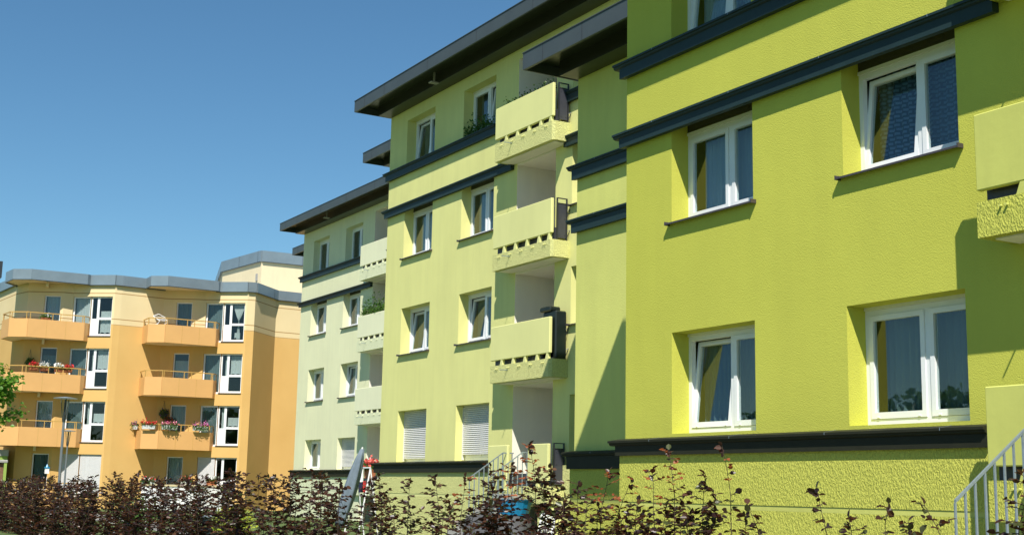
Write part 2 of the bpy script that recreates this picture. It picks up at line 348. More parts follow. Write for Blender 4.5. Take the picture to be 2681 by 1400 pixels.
def window(fr, uL, uR, zs, zh, par, depth=.305, mull=.945, ext=.10, tilt=None, shutter=None, curt='curtW', sill=True, botrail=.14,
           box=0, glass='glass', seed=1, label=None, gap=.12, sidewall=True):
    """outer frame is the part; sashes, panes, sill, shutter, curtain hang under it"""
    a, b = uL-.02, uR+ext; z0 = zs+.02; z1 = zh-.04-box; y = depth; fw = .065; md = uL+mull
    w_ = MB(fr)
    w_.box(a, a+fw+.02, y, y+.07, z0, z1); w_.box(b-fw, b, y, y+.07, z0, z1)
    w_.box(a+fw+.02, b-fw, y, y+.07, z1-fw, z1); w_.box(a+fw+.02, b-fw, y, y+.07, z0, z0+fw)
    w_.box(md-.035, md+.035, y+.002, y+.068, z0+fw, z1-fw)
    w_.box(a, b, y-.02, y+.05, z1+.002, z1+.045)          # shutter rail
    win = w_.build('window', M['frame'], par)
    if label: win['label'] = label
    if box:
        bb = MB(fr); bb.box(a, b, y-.01, y+.2, z1+.047, zh+.02); bb.box(a+.3, b-.5, y-.018, y-.01, z1+.09, zh-.03); bb.build('shutter_box', M['box'], win)
    # sashes
    for k, (p, q) in enumerate(((a+fw+.022, md-.037), (md+.037, b-fw-.002))):
        sw = .062; zb, zt = z0+fw+.004, z1-fw-.004
        th = 0
        if tilt and 'LR'[k] in tilt: th = math.radians(6.2)
        def T(P):
            u, d, z = P
            if not th: return P
            dd, dz = d-(y+.03), z-zb
            return (u, y+.03+dd*math.cos(th)+dz*math.sin(th), zb+dz*math.cos(th)-dd*math.sin(th))
        s_ = MB(); br = botrail-.065
        for (A, B, C_, D_, E_, G_) in ((p, p+sw, y-.012, y+.055, zb, zt), (q-sw, q, y-.012, y+.055, zb, zt),
                                       (p+sw, q-sw, y-.012, y+.055, zt-sw, zt), (p+sw, q-sw, y-.012, y+.055, zb, zb+br)):
            s_.box(A, B, C_, D_, E_, G_)
        if not shutter:
            for uu in (p+.1, q-.12): s_.box(uu, uu+.035, y-.02, y-.012, zb+.01, zb+.022)
        sm = MB(fr); sm.v = [fr(*T(v)) for v in s_.v]; sm.f = s_.f
        so_ = sm.build('sash', M['frame'], win)
        gm = MB(); gm.box(p+sw-.005, q-sw+.005, y+.018, y+.026, zb+br-.005, zt-sw+.005)
        g2 = MB(fr); g2.v = [fr(*T(v)) for v in gm.v]; g2.f = gm.f; g2.build('pane', M[glass], win)
    if curt:
        c_ = MB(fr)
        lo = 0 if curt != 'half' else .6*(zh-zs)
        wavy(c_, a+.1, b-.1, y+.24, zs+.06, z1, .02, 90, seed)
        c_.build('curtain', M[curt], win)
    if sill:
        s2 = MB(fr); s2.extr([(-.085, zs-.035), (-.085, zs-.012), (.0, zs+.004), (depth-.01, zs+.016), (depth-.01, zs+.006), (-.06, zs-.012), (-.078, zs-.035)], uL-.045, uR+.045)
        for uu in (uL-.06, uR+.04): s2.box(uu, uu+.018, -.09, .0, zs-.04, zs+.012)
        s2.build('sill', M['sill'], win)
    if shutter is not None:
        sh = MB(fr); zb = zs+shutter; pitch = .052; z = zb
        while z < z1+.05:
            zt = min(z+pitch-.006, z1+.06)
            sh.extr([(y-.075, z+.008), (y-.083, (z+zt)/2), (y-.072, zt), (y-.062, zt), (y-.062, z)], a+.04, b-.03); z += pitch
        sh.box(a+.04, b-.03, y-.085, y-.055, zb-.03, zb-.002); sh.box(a+.02, a+.04, y-.095, y-.03, zs+.03, z1); 
        sh.build('roller_shutter', M['shutter'], win)
    return win

def ledge(fr, u0, u1, z0, z1, par, mat='trim', dep=.11, over=0, ret=0):
    """moulded sheet-metal cornice band: nose, cavetto, fascia"""
    nd = dep+.06; m = MB(fr)
    prof = [(-.002, z1+.035), (-nd, z1), (-nd, z1-.03), (-nd+.025, z1-.033), (-nd+.03, z1-.06), (-dep, z1-.075), (-dep, z0), (-dep+.02, z0), (-.002, z0+.012)]
    a = u0-.05
    m.extr(prof[5:]+[(-.002, z1-.075)], a, u1)
    m.extr([(-.002, z1+.035), (-nd, z1), (-nd, z1-.03), (-nd+.025, z1-.033), (-nd+.03, z1-.058), (-dep, z1-.073), (-.002, z1-.073)], a-.11, u1+.004)
    o = m.build('cornice', M[mat], par)
    s = MB(fr); x = u0+.85
    while x < u1-.3: s.extr([(-nd-.002, z1+.001), (-nd-.002, z1-.028), (-nd+.001, z1-.028), (-nd+.001, z1+.001), (-.02, z1+.0365), (-.02, z1+.0385)], x, x+.006); x += 1.72
    if s.v: s.build('joint_strip', M['steel'], o)
    return o

def canopy(fr, u0, u1, zb, par, out=1.08, h=.365, mid=.44, seams=2.8, name='roof_canopy', lap=.42):
    """outer sheet-metal fascia hanging out past the wall, a lower box next to the wall, dark soffit between"""
    m = MB(fr); zo = zb+.115; zt = zo+h-.02; t = .03; a = u0-lap
    m.box(a, u1, -out, -out+t, zo, zt); m.box(a, a+t, -out+t, .35, zo+.0, zt)
    m.box(a-.01, u1+.01, -out-.015, .35, zt, zt+.018)
    m.box(a, u1, -out+t, -out+t+.03, zo, zo+.012)
    o = m.build(name, M['fascia'], par)
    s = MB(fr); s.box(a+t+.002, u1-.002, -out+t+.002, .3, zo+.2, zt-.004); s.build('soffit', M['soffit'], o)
    s = MB(fr); s.box(u0-.03, u1-.004, -mid, -.002, zb, zo+.198); s.build('eaves_box', M['fasciadark'], o)
    j = MB(fr); x = a+.75; k = 0
    while x < u1: j.box(x, x+.012, -out-.004, -out, zo+.01, zt-.005); x += seams if k else seams*.5; k += 1
    j.build('seam', M['dsteel'], o)
    return o

def railing_panel(fr, uR, d0, z0, z1, par):
    """dark side panel of a balcony with its steel frame"""
    m = MB(fr); m.box(uR-.02, uR, d0+.19, -.1, z0+.05, z1-.13); p = m.build('side_panel', M['panel'], par)
    s = MB(fr)
    for d in (d0+.16, -.07): s.box(uR-.03, uR+.01, d-.012, d+.012, z0, z1)
    s.box(uR-.03, uR+.01, d0+.16, -.07, z1-.02, z1)
    s.box(uR-.03, uR+.01, d0+.16, -.07, z1-.14, z1-.125)
    for zz in (z0+.22, z1-.3):
        s.tube((uR+.01, -.07, zz), (uR+.03, .0, zz+.04), .008, 6); s.tube((uR+.012, -.07, zz-.14), (uR+.03, .0, zz+.04), .007, 6)
    for zz in (z0+.12, (z0+z1)/2, z1-.22):
        for d in (d0+.23, -.13): s.box(uR, uR+.006, d-.01, d+.01, zz-.01, zz+.01)
    s.build('bracket_frame', M['dsteel'], p)
    return p

def balcony(fr, uL, uR, out, zp0, zp1, zs1, zs0, par, sm, cm, opening=None, logL=None, logR=None, label=None, nh=5, depth=1.7):
    """slab beam with roughcast face, slotted gap with posts, smooth parapet, side panels"""
    m = MB(fr); t = .14; ch = .06
    poly = [(uL, -out), (uR-ch, -out), (uR, -out+ch), (uR, -.003), (uL, -.003)]
    m.prism(poly, zs0, zs1)
    o = m.build('balcony', M[cm], par)
    if label: o['label'] = label
    fl = MB(fr); fl.box(max(uL, logL)+.004 if logL else uL+.01, min(uR, logR)-.004 if logR else uR, 0.0, depth, zs0-.06, zs1-.1)
    fl.box(uL+.12, uR-.1, -out+.12, -.003, zs0-.018, zs0-.001)
    fl.build('floor_slab', M['loggia'], o)
    dk = MB(fr); dk.box(uL+.03, uR-.06, -out+.13, -out+.16, zs1+.002, zs1+.30); dk.build('slot_shade_sheet', M['panel'], o)  # dark sheet added behind the slots, stands in for shade inside the parapet
    segs = [(uL, uR-.03)] if not opening else [(uL, opening[0]), (opening[1], uR-.03)]
    zp0 += .02; zs1 -= .0
    for a, b in segs: pm = MB(fr); pm.box(a, b, -out, -out+.08, zp0, zp1, .012); pm.build('parapet', M[sm], o)
    for a, b in segs:
        n = max(1, round(nh*(b-a)/(uR-uL))); wd = (b-a)/n
        for i in range(1, n+1):
            x = a+wd*i-(.10 if i == n else 0); x0 = max(a, x-.035); x1 = min(b, x+.035); s0 = x0-(.05 if i else 0)
            ps = MB(fr)
            ps.add([(x0, -out+.004, zp0-.001), (x1, -out+.004, zp0-.001), (x1, -out+.075, zp0-.001), (x0, -out+.075, zp0-.001),
                    (s0, -out+.004, zs1), (x1, -out+.004, zs1), (x1, -out+.075, zs1), (s0, -out+.075, zs1)],
                   [(0, 1, 2, 3), (7, 6, 5, 4), (0, 4, 5, 1), (1, 5, 6, 2), (2, 6, 7, 3), (3, 7, 4, 0)])
            ps.build('post', M[sm], o)
    for i in range(nh):
        x = uL+(uR-uL)*(i+.55)/(nh+.2)
        for k in (0, .075):
            pg = MB(fr); pg.tube((x+k, -out, zs1-.085), (x+k, -out-.035, zs1-.085), .014, 8); pg.build('peg', M[sm], o)
    sp = MB(fr); x = uL+(uR-uL)*.30; sp.tube((x, -out+.01, zs1-.14), (x+.02, -out-.22, zs1-.15), .010, 8); sp.build('drain_spout', M['steel'], o)
    railing_panel(fr, uR-.01, -out, zs1, zp1+.02, o)
    return o

def stair(fr, uA, uB, d0, ztop, par, k=.68, rail=True, label=None, dn=None):
    """straight flight running out from the wall; rails both sides"""
    m = MB(fr); rise = .165; run = rise/k; z = ztop; d = d0; 
    while z-rise > GZ+.01:
        m.box(uA, uB, d-run, d-.001, GZ, z-rise-.0); z -= rise; d -= run
    o = m.build('stairs', M['concrete'], par)
    dn = dn if dn is not None else -1.1
    for uu in (uA+.02, uB-.02):
        r = MB(fr); top = ztop+.82; dl = d0; z1_ = top+(dn-dl)*k if dn < dl else top
        r.box(uu-.011, uu+.011, dl, d0+.30, top-.028, top)
        # sloping rail as extruded bar
        r.add([(uu-.011, dl, top-.028), (uu+.011, dl, top-.028), (uu+.011, dl, top), (uu-.011, dl, top),
               (uu-.011, dn, z1_-.028), (uu+.011, dn, z1_-.028), (uu+.011, dn, z1_), (uu-.011, dn, z1_)],
              [(0, 1, 2, 3), (7, 6, 5, 4), (0, 4, 5, 1), (1, 5, 6, 2), (2, 6, 7, 3), (3, 7, 4, 0)])
        n = max(3, round((dl-dn)/.128))
        for i in range(n+1):
            dd = dl+(dn-dl)*i/n; zz = top+(dd-dl)*k
            zf = max(GZ, ztop+(dd-dl)*k-.14)
            wv = .011
            r.box(uu-.007, uu+.007, dd-wv, dd+wv, GZ if i == n else zf, zz-.029)
        for i in (1, 2): r.box(uu-.007, uu+.007, d0+.13*i-.011, d0+.13*i+.011, ztop-.1, top-.03)
        r.build('stair_railing', M['steel'], o)
    return o

def shell(par, poly, z0, z1, mat, skip=()):
    """outer side/back walls of a block from a footprint (world coordinates)"""
    m = MB(); n = len(poly)
    for i in range(n):
        if i in skip: continue
        a, b = poly[i], poly[(i+1) % n]
        m.add([(a[0], a[1], z0), (b[0], b[1], z0), (b[0], b[1], z1), (a[0], a[1], z1)], [(0, 1, 2, 3)])
    return m.build('side_wall', mat, par)

# ================================================================== LIME BLOCKS
def lime_block(P):
    y = P['y']; fr = F((0, y), dirv=(1, 0)); par = thing('apartment_building', (P['e'], y, GZ), P['label'], 'building', None)
    wm = M['wall'+P['k']]; mp = P['k']; top = P['canz']
    e = P['e']; L1, R1, L2, R2 = P['cols']; lo, hi = P['log']; uE = P['uE']
    rows = P['rows']; zpl = P['zpl']
    ops = []
    for (s, h, *_r) in rows:
        ops += [(L1, R1, s, h), (L2, R2, s, h)]
    for (dl, drr) in P.get('dcols', []):
        for (s, h, *_r) in rows: ops.append((dl, drr, s, h))
    ops.append((lo, hi, -2, P['lintel'], False))
    ops2 = [o for o in ops]
    mb = MB(fr); wall(mb, e, uE, zpl, top+.02, [o if o[2] > -1 else (o[0], o[1], zpl, o[3], False) for o in ops2])
    # left return and set-back front
    se, sy = P['se'], P['sy']
    mb.add([(e, 0, zpl), (e, sy, zpl), (e, sy, top+.02), (e, 0, top+.02)], [(3, 2, 1, 0)])
    mb.build('facade', wm, par)
    b = MB(fr); b.add([(se, sy, zpl), (e, sy, zpl), (e, sy, top+.02), (se, sy, top+.02)], [(0, 1, 2, 3)])
    b.add([(se, sy, GZ), (se, 14, GZ), (se, 14, top+.02), (se, sy, top+.02)], [(0, 1, 2, 3)]); b.build('set_back_wall', M[P.get('bm', 'wall'+mp)], par)
    bk = MB(fr); bk.add([(se, 14, GZ), (uE, 14, GZ), (uE, 14, top+.02), (se, 14, top+.02)], [(0, 1, 2, 3)])
    bk.add([(uE, 0, GZ), (uE, 14, GZ), (uE, 14, top+.02), (uE, 0, top+.02)], [(0, 1, 2, 3)]); bk.build('rear_wall', wm, par)
    # roof
    rf = MB(fr); rf.box(se+.02, e+.02, sy+.02, 13.98, top+.03, top+.33); rf.box(e+.02, uE-.02, .02, 13.98, top+.031, top+.331); rf.build('roof', M['fascia'], par)
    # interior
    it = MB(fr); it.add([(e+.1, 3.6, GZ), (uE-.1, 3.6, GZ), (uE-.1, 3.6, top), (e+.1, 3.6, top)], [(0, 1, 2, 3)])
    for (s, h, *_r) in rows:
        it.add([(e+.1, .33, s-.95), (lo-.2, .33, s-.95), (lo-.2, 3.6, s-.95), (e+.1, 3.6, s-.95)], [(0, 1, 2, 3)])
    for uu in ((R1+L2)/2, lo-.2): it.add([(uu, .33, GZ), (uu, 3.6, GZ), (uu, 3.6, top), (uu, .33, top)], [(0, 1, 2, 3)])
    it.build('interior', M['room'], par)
    # plinth
    pl = MB(fr); pd = .1; zt = P['plt']
    q = [(e-.002, uE)]
    band = (P['band'][0], P['band'][1])
    for a, b_ in ((zt, band[1]), (band[0], GZ-.3)):
        pl.add([(e-.002, -pd, b_), (lo-.0, -pd, b_), (lo, -pd, a), (e-.002, -pd, a)], [(0, 1, 2, 3)])
        pl.add([(e-.002, -pd, b_), (e-.002, sy, b_), (e-.002, sy, a), (e-.002, -pd, a)], [(3, 2, 1, 0)])
        pl.add([(hi, -pd, b_), (uE, -pd, b_), (uE, -pd, a), (hi, -pd, a)], [(0, 1, 2, 3)])
        pl.add([(se-.002, sy-pd, b_), (e, sy-pd, b_), (e, sy-pd, a), (se-.002, sy-pd, a)], [(0, 1, 2, 3)])
        pl.add([(se-.002, sy-pd, b_), (se-.002, 14, b_), (se-.002, 14, a), (se-.002, sy-pd, a)], [(3, 2, 1, 0)])
    pl.add([(lo, -pd, GZ), (lo, -.001, GZ), (lo, -.001, zt), (lo, -pd, zt)], [(0, 1, 2, 3)])
    plo = pl.build('plinth', M['coarse'+mp], par)
    sb = MB(fr); sb.box(e-.003, lo-.01, -pd+.008, -.01, band[0], band[1]); sb.box(hi+.01, uE, -pd+.008, -.01, band[0], band[1]); sb.box(se-.004, e, sy-pd+.008, sy-.01, band[0], band[1])
    sb.build('smooth_band', M['smooth'+mp], plo)
    # cornices
    for (z0, z1, uend, kind) in P['ledges']:
        ledge(fr, e, uend, z0, z1, par, 'trim' if kind != 'low' else 'trimlow', .11 if kind != 'low' else .15)
    for (z0, z1, kind) in P['bledges']:
        ledge(F((0, y+sy), dirv=(1, 0)), se, e, z0, z1, par, 'trim' if kind != 'low' else 'trimlow', .11 if kind != 'low' else .15)
    for (z0, z1) in P.get('dledges', []):
        ledge(fr, hi+.55, uE, z0, z1, par)
    # canopies
    canopy(fr, e, uE-.01, top, par)
    canopy(F((0, y+sy), dirv=(1, 0)), se, e-.02, top+.0, par)
    # windows
    for r, (s, h, oL, oR) in enumerate(rows):
        for c, (a, b_, op) in enumerate(((L1, R1, oL), (L2, R2, oR))):
            window(fr, a, b_, s, h, par, seed=r*7+c, **op)
    for (dl, drr) in P.get('dcols', []):
        for r, (s, h, *_r) in enumerate(rows): window(fr, dl, drr, s, h, par, seed=r, sill=(1 <= r <= 2), curt='curtW')
    # loggia shaft
    lg = MB(fr); bkd = 2.5; zt = P['lintel']
    lg.add([(lo, .0, GZ), (lo, bkd, GZ), (lo, bkd, zt), (lo, .0, zt)], [(0, 1, 2, 3)])
    lg.add([(hi, .0, GZ), (hi, bkd, GZ), (hi, bkd, zt), (hi, .0, zt)], [(0, 1, 2, 3)])
    lg.add([(lo, .0, zt), (lo, bkd, zt), (hi, bkd, zt), (hi, .0, zt)], [(0, 1, 2, 3)])
    dops = [(lo+.35, hi-.35, b_[3]-.1, b_[3]+2.0, True) for b_ in P['balc']]
    bw = MB(F((0, y+bkd), dirv=(1, 0))); wall(bw, lo, hi, GZ, zt, dops, .12)
    lg.v += bw.v; b0 = len(lg.v)-len(bw.v); lg.f += [tuple(i+b0 for i in f) for f in bw.f]
    lo_ = lg.build('loggia', M['loggia'], par)
    for dd in dops:
        d_ = MB(F((0, y+bkd), dirv=(1, 0))); a, b_, c0, c1 = dd[:4]
        for bx in ((a, a+.08, .12, .18, c0, c1), (b_-.08, b_, .12, .18, c0, c1), (a+.08, b_-.08, .12, .18, c1-.08, c1), (a+.08, b_-.08, .12, .18, c0, c0+.16), ((a+b_)/2-.05, (a+b_)/2+.05, .12, .18, c0+.16, c1-.08)): d_.box(*bx)
        dr = d_.build('balcony_door', M['frame'], par)
        gl = MB(F((0, y+bkd), dirv=(1, 0))); gl.box(a+.08, b_-.08, .145, .155, c0+.16, c1-.08); gl.build('pane', M['glass'], dr)
    # balconies
    for i, (zp0, zp1, zs1, zs0, opening) in enumerate([(a[0], a[1], a[2], a[4] if len(a) > 4 else a[3], a[5] if len(a) > 5 else None) for a in P['balc']]):
        balcony(fr, P['bx'][0], P['bx'][1], P['bout'], zp0, zp1, zs1, zs0, par, 'smooth'+mp, 'coarse'+mp, opening, lo, hi)
    if P.get('stair'):
        uA, uB, dn = P['stair']; stair(fr, uA, uB, -P['bout']-.10, P['balc'][0][2]-.02, par, dn=dn)
    # base walls below the ground-floor balcony
    for q0, q1 in ((P['bx'][1]-.62, P['bx'][1]-.06), (P['bx'][0]+.06, P['bx'][0]+.5)):
        bs = MB(fr); bs.box(q0, q1, -P['bout']+.12, -.1, GZ, P['balc'][0][4]-.02); bs.build('balcony_pier', M['smooth'+mp], par)
    return par

W = dict
blockA = lime_block(W(k='A', label='vivid lime green apartment building nearest on the right, with dark petrol cornices', y=11.25, e=-15.675,
    se=-21.345, sy=2.85, uE=1.5, cols=(-14.566, -12.815, -11.181, -9.431), log=(-8.2, -6.35), lintel=8.15, zpl=.6, plt=.66, band=(-.175, -.108),
    rows=[(.835, 2.253, W(sill=False, tilt='L', curt='curtG'), W(sill=False, curt='curtG')), (3.836, 5.33, W(box=.13), W(box=.13, tilt='L', curt='curtB')), (6.52, 7.93, W(sill=False, tilt='L'), W(sill=False))],
    ledges=[(.543, .757, -9.1, 'low'), (5.171, 5.391, -8.83, 'm'), (6.267, 6.50, -9.0, 'm')],
    bledges=[(.45, .765, 'low'), (5.11, 5.376, 'm'), (6.20, 6.478, 'm')],
    canz=8.32, bm='wallB',
    balc=[(.317, 1.13, .20, .1, -.20, (-7.92, -6.95)), (3.12, 3.95, 3.018, 2.8, 2.645), (5.77, 6.62, 5.66, 5.5, 5.285)],
    bx=(-8.82, -5.95), bout=.5, stair=(-7.92, -6.95, -2.06)))
blockC = lime_block(W(k='C', label='soft lime green apartment building in the middle, four storeys under a slate grey roof edge', y=16.61, e=-35.68,
    se=-41.36, sy=2.85, uE=-21.365, cols=(-34.507, -32.673, -30.929, -29.136), log=(-27.94, -26.1), lintel=11.1, zpl=.6, plt=.62, band=(-.175, -.108),
    rows=[(.775, 2.248, W(sill=False, shutter=.13, curt=None), W(sill=False, shutter=.2, curt=None)), (3.893, 5.264, W(tilt='L', curt='curtG'), W(tilt='L', curt='curtG')),
          (6.762, 8.33, W(box=.13), W(box=.13)), (9.61, 11.018, W(sill=False, tilt='L', curt='curtG'), W(sill=False, tilt='R', curt='curtG'))],
    ledges=[(.47, .745, -28.9, 'low'), (8.165, 8.396, -28.1, 'm'), (9.32, 9.58, -28.95, 'm')],
    bledges=[(.47, .745, 'low'), (8.165, 8.396, 'm'), (9.32, 9.58, 'm')], dledges=[(8.2, 8.45), (9.3, 9.55)], dcols=[(-25.37, -23.6)],
    canz=11.375, balc=[(.233, 1.106, .13, .03, -.26, (-27.33, -26.38)), (3.18, 4.05, 3.07, 2.9, 2.645), (6.03, 6.89, 5.89, 5.75, 5.48), (8.89, 9.74, 8.79, 8.6, 8.32)],
    bx=(-28.25, -25.46), bout=.5, stair=(-27.38, -26.42, -1.50)))
blockE = lime_block(W(k='E', label='pale green apartment building farthest back of the three green ones, next to the orange house', y=22.155, e=-56.786,
    se=-62.5, sy=2.85, uE=-41.385, cols=(-55.525, -53.689, -51.84, -50.035), log=(-48.82, -47.0), lintel=11.45, zpl=.6, plt=.62, band=(-.175, -.108),
    rows=[(.77, 2.10, W(sill=False), W(sill=False, shutter=.15, curt=None)), (3.811, 5.253, W(), W(tilt='L')),
          (6.804, 8.38, W(box=.13), W(box=.13)), (9.72, 11.206, W(sill=False, curt='curtG'), W(sill=False, curt='curtG'))],
    ledges=[(.47, .745, -49.6, 'low'), (8.25, 8.45, -48.85, 'm'), (9.42, 9.68, -49.6, 'm')],
    bledges=[(.47, .745, 'low'), (8.25, 8.45, 'm'), (9.42, 9.68, 'm')],
    canz=11.72, balc=[(.233, 1.106, .13, .03, -.26, (-48.2, -47.2)), (3.07, 4.0, 2.97, 2.85, 2.54), (6.06, 6.97, 5.95, 5.8, 5.5), (9.05, 9.93, 8.95, 8.75, 8.47)],
    bx=(-49.08, -46.3), bout=.5, cout=1.23))
# floodlights tucked under the roof canopies
for blk, (x, yy, z) in ((blockC, (-31.75, 15.95, 11.33)), (blockE, (-52.6, 21.4, 11.68))):
    m = MB(); m.box(x-.09, x+.09, yy-.02, yy+.24, z+.03, z+.07, .01); m.box(x-.03, x+.03, yy+.1, yy+.14, z+.08, z+.36); m.build('floodlight', M['concrete'], blk)

# ================================================================== ORANGE HOUSE
OZ0, OZF, OZT = GZ, 10.44, 10.98
oh = thing('apartment_building', (-70, 18, GZ), 'orange and cream apartment building with angled balconies under a blue-grey roof band', 'building')
P0, P1 = (-95, 10.8), (-73.65, 12.4)
A1 = (-72.3, 12.75); A2 = (-72.0, 13.30); A3 = (-71.36, 14.42); A4 = (-71.39, 14.88); A5 = (-69.93, 16.74); A6 = (-69.93, 17.09)
B1 = (-70.22, 19.45); B2 = (-70.1, 19.90); B3 = (-69.42, 20.95); B4 = (-69.23, 21.48); B5 = (-67.76, 23.33); B6 = (-67.72, 23.76); C1 = (-69.72, 25.72); C2 = (-70.0, 31.0)
line = [P0, P1, A1, A2, A3, A4, A5, A6, B1, B2, B3, B4, B5, B6, C1, C2]
rowsO = [(-.66, 1.49), (2.13, 4.25), (4.94, 7.06), (7.73, 9.84)]
ow = MB(); frs = {}
for i, (a, b) in enumerate(zip(line, line[1:])):
    fr = F(a, b); ops = []
    if (a, b) in ((A2, A3), (B2, B3)):
        o1 = .25 if a is A2 else .22; ops = [(o1, o1+.88, s+.25, h) for s, h in rowsO]; frs['small', 0 if a is A2 else 1] = (fr, ops)
    if (a, b) in ((A4, A5), (B4, B5)):
        k = 0 if a is A4 else 1
        for s, h in rowsO: ops += [(.03, 1.03, s-.06, h), (1.03, 2.25, s, h)]
        frs['glaz', k] = (fr, ops)
    m_ = MB(fr); wall(m_, 0, fr.len, GZ, OZF+.1, ops, .18)
    b0 = len(ow.v); ow.v += m_.v; ow.f += [tuple(j+b0 for j in f) for f in m_.f]
ow.build('facade', M['orange'], oh)
rp = MB(); rp.prism([(p[0], p[1]) for p in line]+[(-95, 31)], OZF+.45, OZF+.5); rp.build('roof', M['silver'], oh)
rb = MB(); rb.add([(-70, 31, GZ), (-95, 31, GZ), (-95, 31, OZT), (-70, 31, OZT)], [(0, 1, 2, 3)]); rb.add([(-95, 31, GZ), (-95, 10.8, GZ), (-95, 10.8, OZT), (-95, 31, OZT)], [(0, 1, 2, 3)])
rb.build('rear_wall', M['creamwall'], oh)
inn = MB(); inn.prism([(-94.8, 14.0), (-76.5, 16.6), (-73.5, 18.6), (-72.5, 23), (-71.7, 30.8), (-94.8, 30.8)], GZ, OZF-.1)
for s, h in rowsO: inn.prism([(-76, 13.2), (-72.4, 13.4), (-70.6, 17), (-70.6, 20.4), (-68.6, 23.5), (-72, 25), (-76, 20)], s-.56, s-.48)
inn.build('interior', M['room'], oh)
# fascia band along the wall line (offset outwards)
def band(line, z0, z1, off, t, name, mat, par, seam=None):
    m = MB(); sm = MB()
    for i, (a, b) in enumerate(zip(line, line[1:])):
        fr = F(a, b); e0 = 0 if i == 0 else off*.0; m2 = MB(fr); m2.box(-.02, fr.len+.02, -off-i*.0007, -off+t, z0, z1); m.v, m.f = m.v+m2.v, m.f+[tuple(j+len(m.v) for j in f) for f in m2.f]
        s2 = MB(fr); s2.box(.0, fr.len, -off-.02, -off-.0, z0-.03, z0+.0); sm.f += [tuple(j+len(sm.v) for j in f) for f in s2.f]; sm.v += s2.v
        if seam:
            x = seam
            while x < fr.len-.2: s3 = MB(fr); s3.box(x, x+.015, -off-.008, -off-.001, z0, z1); sm.f += [tuple(j+len(sm.v) for j in f) for f in s3.f]; sm.v += s3.v; x += seam
    o = m.build(name, mat, par); sm.build('drip_edge', M['dsteel'], o); return o
band([P0, P1], OZF+.05, OZT+.02, .12, .14, 'roof_fascia', M['silver'], oh, 3)
band([(-70.82, 15.61), A5, A6, B1], OZF, OZT, .12, .14, 'roof_fascia', M['silver'], oh, 1.9)
band([(-68.86, 21.95), B5, B6, C1, C2], OZF, OZT, .12, .14, 'roof_fascia', M['silver'], oh, 2.2)
bay = [[(-73.75, 12.42), (-72.62, 11.62), (-71.2, 11.74), (-70.6, 12.55), (-70.56, 15.40), (-70.90, 15.78)],
       [(-70.12, 18.38), (-68.92, 18.35), (-68.35, 19.10), (-68.45, 21.88), (-68.86, 22.20)]]
back = [[(-70.62, 16.0), (-71.3, 15.0), (-71.3, 14.4), (-71.95, 13.3), (-72.35, 12.65)], [(-69.0, 21.95), (-69.3, 21.3), (-70.15, 19.9), (-70.25, 19.4)]]
for k in (0, 1):
    can = MB(); can.prism(bay[k]+back[k], OZF+.04, OZF+.3); co_ = can.build('roof_canopy', M['creamsoffit'], oh)
    band(bay[k], OZF, OZT, .0, .05, 'fascia', M['silver'], co_, 2.6) if False else None
    fm = MB()
    for a, b in zip(bay[k], bay[k][1:]):
        fr = F(a, b); q = MB(fr); q.box(-.005, fr.len+.005, -.03, .02, OZF, OZT); q.box(0, fr.len, .02, .04, OZF-.02, OZF+.1); fm.f += [tuple(j+len(fm.v) for j in f) for f in q.f]; fm.v += q.v
    fm.build('fascia', M['silver'], co_)
    tp = MB(); tp.prism(bay[k]+back[k], OZT-.10, OZT-.05); tp.build('canopy_roof', M['silver'], co_)
    ed = MB()
    for a, b in zip(bay[k], bay[k][1:]):
        fr = F(a, b); q = MB(fr); q.box(0, fr.len, -.035, .01, OZF-.035, OZF-.005); ed.f += [tuple(j+len(ed.v) for j in f) for f in q.f]; ed.v += q.v
    ed.build('drip_edge', M['dsteel'], co_)
    # balconies
    for r, z in enumerate((7.42, 4.63, 1.83)):
        sl_ = MB(); sl_.prism(bay[k]+back[k], z+.02, z+.2); ob = sl_.build('balcony', M['creamsoffit'], oh)
        pp = MB(); rl = MB(); jn = MB()
        for i, (a, b) in enumerate(zip(bay[k], bay[k][1:])):
            fr = F(a, b); q = MB(fr); q.box(.0, fr.len-.0, -.02-i*.0008, .05, z, z+.96); pp.f += [tuple(j+len(pp.v) for j in f) for f in q.f]; pp.v += q.v
            q = MB(fr); q.box(-.01, fr.len+.01, 0, .045, z+1.28, z+1.325)
            n = max(1, round(fr.len/1.35))
            for t in range(n+1):
                for dx in ((-.0,) if fr.len < 1 else (-.2, .2) if 0 < t < n else (.1,) if t == 0 else (-.1,)):
                    x = fr.len*t/n+dx
                    if 0 <= x <= fr.len: q.box(x-.018, x+.018, .005, .04, z+.96, z+1.28)
            rl.f += [tuple(j+len(rl.v) for j in f) for f in q.f]; rl.v += q.v
            if fr.len > 2:
                for t in (.33, .67): q = MB(fr); q.box(fr.len*t-.008, fr.len*t+.008, -.026, -.0205, z+.01, z+.95); jn.f += [tuple(j+len(jn.v) for j in f) for f in q.f]; jn.v += q.v
        pp.build('parapet', M['orangebal'], ob); rl.build('handrail', M['orail'], ob); jn.build('joint', M['orail'], ob)
    # concrete bracket beams under the slabs of the left bay
    if k == 0:
        for z in (10.44, 7.42, 4.63, 1.83):
            b_ = MB(F((-71.85, 13.7), dirv=(.97, -.24))); b_.extr([(-.0, z+.02), (-.12, z+.02), (-.12, z-.22), (-.0, z-.22)], -.3, .75 if z > 10 else .5)
            b_.build('bracket_beam', M['creamwall'] if z > 10 else M['creamsoffit'], oh)
